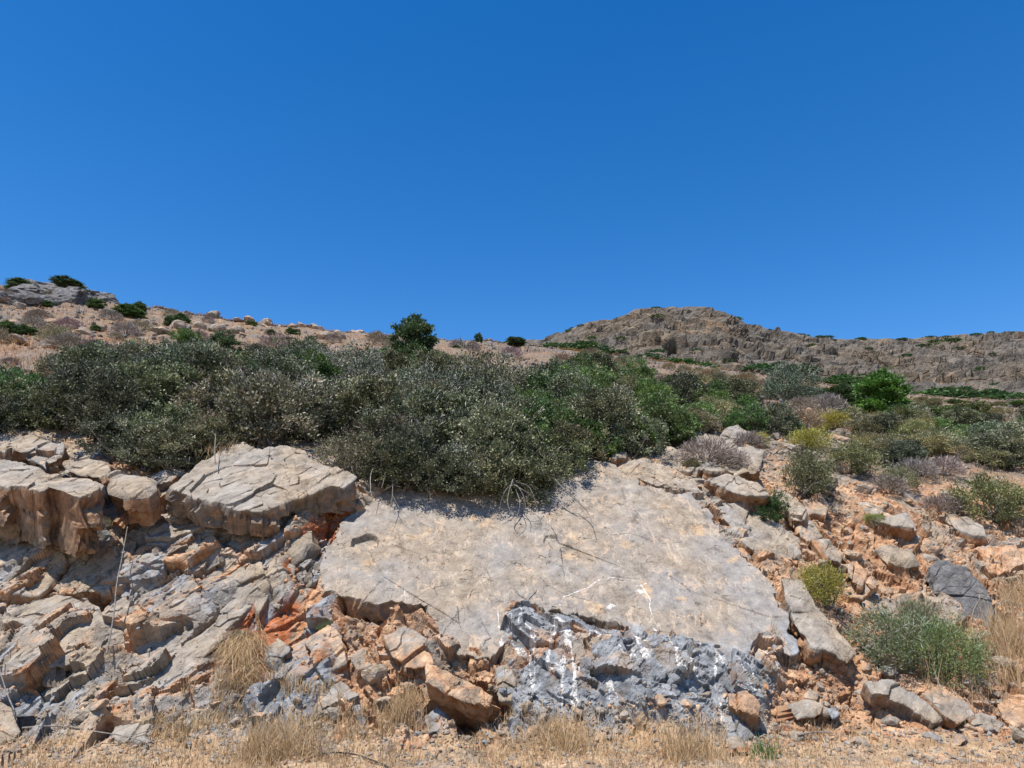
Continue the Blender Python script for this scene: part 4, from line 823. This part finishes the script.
# feathery grey-green herb before the dark boulder
HERB = plant("herb", "sprawling feathery grey-green herb in front of the dark leaning boulder", "herb", 80, R=.62, H=.7, mat=L_OLIVE, clumps=110, per=75, size=.032, aspect=.35, spread=.13, twigs=1300, up=.9)
put(HERB, 908, 668, s=1.0, label="sprawling feathery grey-green herb left of the dry grass, nearest the dark boulder", colr=(.75, .95, .85))
put(HERB, 956, 684, s=1.0, label="feathery herb with fresher green tips behind the leaning reddish slab", colr=(.75, 1.05, .7))
put(HERB, 925, 622, s=.5, label="small pale herb sprouting at the foot of the dark boulder", colr=(1, 1.05, 1))
put(HERB, 240, 640, s=.22, label="small grey-green sprig beside the hanging dry grass", colr=(1, 1.05, 1))
put(HERB, 322, 632, s=.25, label="small green sprig on the pinkish block", colr=(.8, 1.1, .8))

# ------------------------------------------------------------------ dry grass
def blades(P, r, h0, h1, w, lean=.45, d0=None, seg=3):
    n = len(P); hgt = r.uniform(h0, h1, n)[:, None]; a = r.uniform(0, 6.283, n); d = np.stack([np.cos(a), np.sin(a), 0 * a], -1) * r.uniform(.1, 1, n)[:, None] * lean
    if d0 is not None: d = d + d0
    s = unit(np.stack([np.cos(a * 7.3), np.sin(a * 7.3), 0 * a], -1)) * w * .5; rows = []
    for k in range(seg):
        t = k / seg; c = P + np.array([0, 0, 1.]) * hgt * (t - .25 * t * t * np.linalg.norm(d, axis=1, keepdims=True)) + d * hgt * t * t; rows += [c - s * (1 - .6 * t), c + s * (1 - .6 * t)]
    t = 1; tip = P + np.array([0, 0, 1.]) * hgt * (1 - .25 * np.linalg.norm(d, axis=1, keepdims=True)) + d * hgt; rows += [tip - s * .2, tip + s * .2]
    V = np.stack(rows, 1); m = 2 * (seg + 1); b = np.arange(n)[:, None, None] * m + np.array([[2 * k, 2 * k + 1, 2 * k + 3, 2 * k + 2] for k in range(seg)])[None]
    return V.reshape(-1, 3), b.reshape(-1, 4), np.repeat(np.clip(r.normal(.5, .25, n), 0, 1), m)
def surf_pts(n, x0, x1, y0, y1, r, dens=None):
    px = r.uniform(x0, x1, n); py = r.uniform(y0, y1, n); c = np.clip(np.searchsorted(px_cols, px), 1, nc - 2); out = np.empty((n, 3)); keep = np.ones(n, bool)
    for k in range(n):
        rr = int(np.argmin(np.abs(GPY[:, c[k]] - py[k]))); out[k] = SURF[rr, c[k]]
    out[:, 0] += r.normal(0, .01, n)
    if dens is not None: keep = dens(px, py, out)
    return out[keep]
r = np.random.default_rng(5)
patch = lambda px, py, P: (fbm(P * 1.6, 3, 900) + .25 * fbm(P * 6, 2, 901) + .30 * sstep(722, 762, py) - .6 * sstep(800, 900, px)) > .02
parts = [blades(surf_pts(16000, -90, 1110, 722, 800, r, patch), r, .03, .15, .007, .9)]
parts.append(blades(surf_pts(5000, -90, 1110, 744, 800, r), r, .03, .10, .008, .9))
parts.append(blades(surf_pts(5000, 150, 420, 690, 745, r, lambda a, b, P: fbm(P * 2, 3, 902) > 0), r, .05, .2, .008, .7))
parts.append(blades(surf_pts(5000, 1000, 1110, 590, 690, r, lambda a, b, P: fbm(P * 1.2, 3, 903) > -.2), r, .12, .38, .007, .6))
parts.append(blades(surf_pts(5000, 760, 1110, 470, 720, r, lambda a, b, P: fbm(P * 1.5, 3, 904) > .15), r, .05, .2, .008, .7))
V = []; Fq = []; T = []; o = 0
for v, f, t in parts: V.append(v); Fq.append(f + o); T.append(t); o += len(v)
kind(mesh_np("dry_grass", np.concatenate(V), np.concatenate(Fq), L_STRAW, dict(tint=np.concatenate(T))), 'stuff', "short bleached dry grass along the foot of the bank")
hp = surf_pts(60000, -60, 1100, 285, 440, r, lambda a, b, P: (fbm(P * .5, 3, 905) > -.2) & (P[:, 1] > 17)); v, f, t = blades(hp, r, .08, .24, .018, .8, seg=2)
hg = kind(mesh_np("hillside_grass", v, f, L_STRAW, dict(tint=t * .55)), 'stuff', "dry orange-brown grass over the upper hillside"); hg.color = (.95, .66, .45, 1)
def tuft(label, px, py, n, rad, h0, h1, mat=L_STRAW, lean=.6, d0=None, seed=0, green=False, dz=0.):
    q = np.random.default_rng(seed); p = at(px, py) + np.array([0, -.03, dz]); P = np.zeros((n, 3)); P[:, 0] = q.normal(0, rad * 1.5, n); P[:, 1] = q.normal(0, rad, n); P[:, 2] = P[:, 1] * .8 
    v, f, t = blades(P + p, q, h0 * .5, h1, .007, lean * 1.4, d0); o = mesh_np("grass_tuft", v, f, mat, dict(tint=t), loc=tuple(p)); return tag(o, label, "grass")
tuft("shaggy tuft of dry grass hanging over the gully in the left crag", 240, 655, 900, .09, .25, .60, lean=.6, d0=np.array([.12, -.55, -.75]), seed=1, dz=.1)
tuft("second dry tuft drooping just below the shaggy hanging one", 248, 690, 500, .10, .2, .45, lean=.6, d0=np.array([.1, -.5, -.6]), seed=2, dz=.1)
tuft("tall upright straw tuft at the bottom, left of the black pipe", 285, 760, 550, .13, .22, .50, lean=.7, seed=3)
tuft("straw tuft just left of the tallest upright one", 255, 762, 420, .10, .15, .40, lean=.45, seed=4)
tuft("thin straw tuft under the orange break left of the dark hollow", 404, 722, 350, .07, .2, .45, lean=.4, seed=5)
tuft("golden tuft of dry grass below the white-smeared facet", 560, 752, 500, .12, .15, .38, lean=.5, seed=6)
tuft("pale dry tuft under the square blue-grey facet", 690, 756, 500, .12, .15, .40, lean=.5, seed=7)
tuft("tall golden dry grass at the right edge above the cut stone", 1012, 655, 900, .16, .3, .65, lean=.45, seed=8)
tuft("thin pale stalks standing before the feathery herb", 968, 700, 140, .18, .4, .75, lean=.25, seed=9)
tuft("small fresh green tuft in the dry grass right of the broken face", 766, 756, 240, .05, .08, .2, mat=L_GREEN, seed=10)
tuft("green weed in the dry grass under the left crag", 205, 728, 200, .06, .06, .16, mat=L_GREEN, seed=11)
tuft("dry tuft hanging in the mouth of the dark hollow", 470, 722, 300, .10, .15, .35, d0=np.array([0, -.4, -.5]), seed=12, dz=.02)
tuft("dry rust-brown tuft on top of the long ledge", 215, 478, 180, .12, .06, .18, seed=13, dz=.45)

# ------------------------------------------------------------------ dead wood, roots, pipe
def limb(name, label, cat, pts, r0, mat, lift=.04, r1=.3, sides=6, kids=()):
    """pts: (px, py, height above the bank)"""
    def path(pp):
        W = [at(x, y) * 0 + BASE[cell_of(x, y)] + NB[cell_of(x, y)] * (z + lift) for x, y, z in pp]; W = np.array(W); n = 5 * len(W); s = np.linspace(0, len(W) - 1, n); k = np.clip(s.astype(int), 0, len(W) - 2); f = (s - k)[:, None]
        p0 = W[np.maximum(k - 1, 0)]; p1 = W[k]; p2 = W[k + 1]; p3 = W[np.minimum(k + 2, len(W) - 1)]
        return p1 + .5 * f * (p2 - p0 + f * (2 * p0 - 5 * p1 + 4 * p2 - p3 + f * (3 * (p1 - p2) + p3 - p0)))
    P = path(pts); loc = P[0].copy(); v, f = tube(P, np.linspace(r0, r0 * r1, len(P)), sides); o = mesh_np(name, v, f, mat, loc=tuple(loc)); tag(o, label, cat)
    for kp in kids:
        K = path(kp); v, f = tube(K - loc, np.linspace(r0 * .55, r0 * .2, len(K)), 5); mesh_np("twig", v, f, mat, parent=o)
    return o
limb("dead_branch", "bleached forked dead branch arching over the top left of the big slab", "branch", [(376,478,.10),(381,474,.2),(378,482,.22),(371,490,.18),(371,505,.10)], .011, BARK_PALE, lift=.14, kids=[[(378,480,.2),(384,490,.18),(382,500,.1)]])
limb("dead_branch", "dark dead twig with splayed ends on the slab under the shrubs", "branch", [(393,478,.2),(393,492,.16),(392,508,.12),(390,526,.05)], .009, BARK, lift=.14, kids=[[(392,508,.12),(400,520,.08),(408,526,.05)], [(393,500,.14),(384,502,.1)], [(393,500,.14),(400,499,.1)]])
limb("dead_branch", "thin dark dead branch curving down to the right from the thicket", "branch", [(396,487,.2),(408,490,.2),(414,496,.14),(422,504,.08)], .009, BARK, lift=.14, kids=[[(408,490,.2),(400,488,.1)]])
limb("root", "long dark curved root trailing down the slab right of the hanging shrub", "root", [(552,500,.25),(564,508,.16),(577,516,.10),(587,526,.07),(592,542,.05)], .013, BARK, lift=.15, kids=[[(564,508,.15),(572,510,.1),(580,518,.05)]])
limb("root", "tangled bare roots under the hanging shrub on the slab", "root", [(512,496,.2),(510,506,.34),(506,520,.22),(514,532,.06)], .013, BARK, lift=.14, kids=[[(511,502,.25),(520,514,.25),(526,530,.05)], [(511,502,.25),(502,512,.22),(498,522,.05)], [(512,500,.22),(528,508,.25),(537,524,.06)], [(510,506,.3),(520,512,.3),(532,514,.2)], [(511,502,.2),(518,520,.2),(512,536,.05)]])
limb("stick", "thin dry stick leaning upright against the left crag", "stick", [(113,668,.10),(121,640,.22),(127,610,.30),(133,580,.34),(137,552,.32)], .010, BARK, lift=.18, r1=.5)
limb("stick", "thin grey stick against the rocks by the lower left corner", "stick", [(16,732,.1),(13,710,.2),(11,680,.28),(13,650,.30)], .008, BARK, lift=.16, r1=.5)
limb("dead_branch", "dark thin branch lying along the foot of the left crag", "branch", [(22,737,.04),(60,738,.07),(95,742,.05),(125,748,.06),(152,754,.03)], .011, BARK, lift=.06, kids=[[(125,748,.05),(160,742,.12),(190,722,.2)]])
limb("pipe", "thin black plastic pipe half buried in dry grass at the bottom", "pipe", [(300,764,-.03),(325,758,-.02),(350,759,-.01),(378,766,-.03),(400,776,-.04)], .008, PIPE, lift=.06, r1=1.0)
limb("dead_branch", "short dark twig on the orange ground near the green tuft", "branch", [(798,742,.02),(815,741,.04),(834,740,.02)], .013, BARK, lift=.05)
limb("dry_plant", "dead upright stem growing on the long pale ledge", "plant", [(222,486,.5),(221,470,.52),(219,452,.50)], .010, BARK, lift=.0, kids=[[(221,474,.5),(225,466,.5)], [(220,462,.5),(216,455,.5)]])
# the dark crag on the left skyline
crag_r = np.random.default_rng(4); Pc = []; Fc_ = []; oo = 0; p0 = at(62, 298)
for k, (cx_, cy_, s, sx) in enumerate([(4, 303, .8, 1.5), (22, 297, .95, 1.5), (40, 293, 1.1, 1.5), (58, 291, 1.25, 1.4), (76, 293, 1.25, 1.3), (92, 297, 1.1, 1.3), (34, 303, .8, 1.4), (66, 302, .9, 1.5), (104, 303, .6, 1.3)]):
    v = lump(I4, crag_r, .7, 12) * s * np.array([sx, 1, 1.]); v = v * (1 + .08 * fbm(v * 2, 3, 6) + blocky(v + k, (.7, .7, .35), None, 8, .16, .25, .04)[0])[:, None]; Pc.append(v + at(cx_, cy_)); Fc_.append(I4[1] + oo); oo += len(v)
Pc = np.concatenate(Pc); tag(mesh_np("crag", Pc, np.concatenate(Fc_), ROCK, dict(rock_masks(Pc, 3, -.2, 1.3), weather_shade=1.0), loc=tuple(p0)), "dark grey overhanging rock outcrop on the left skyline", "rock outcrop")
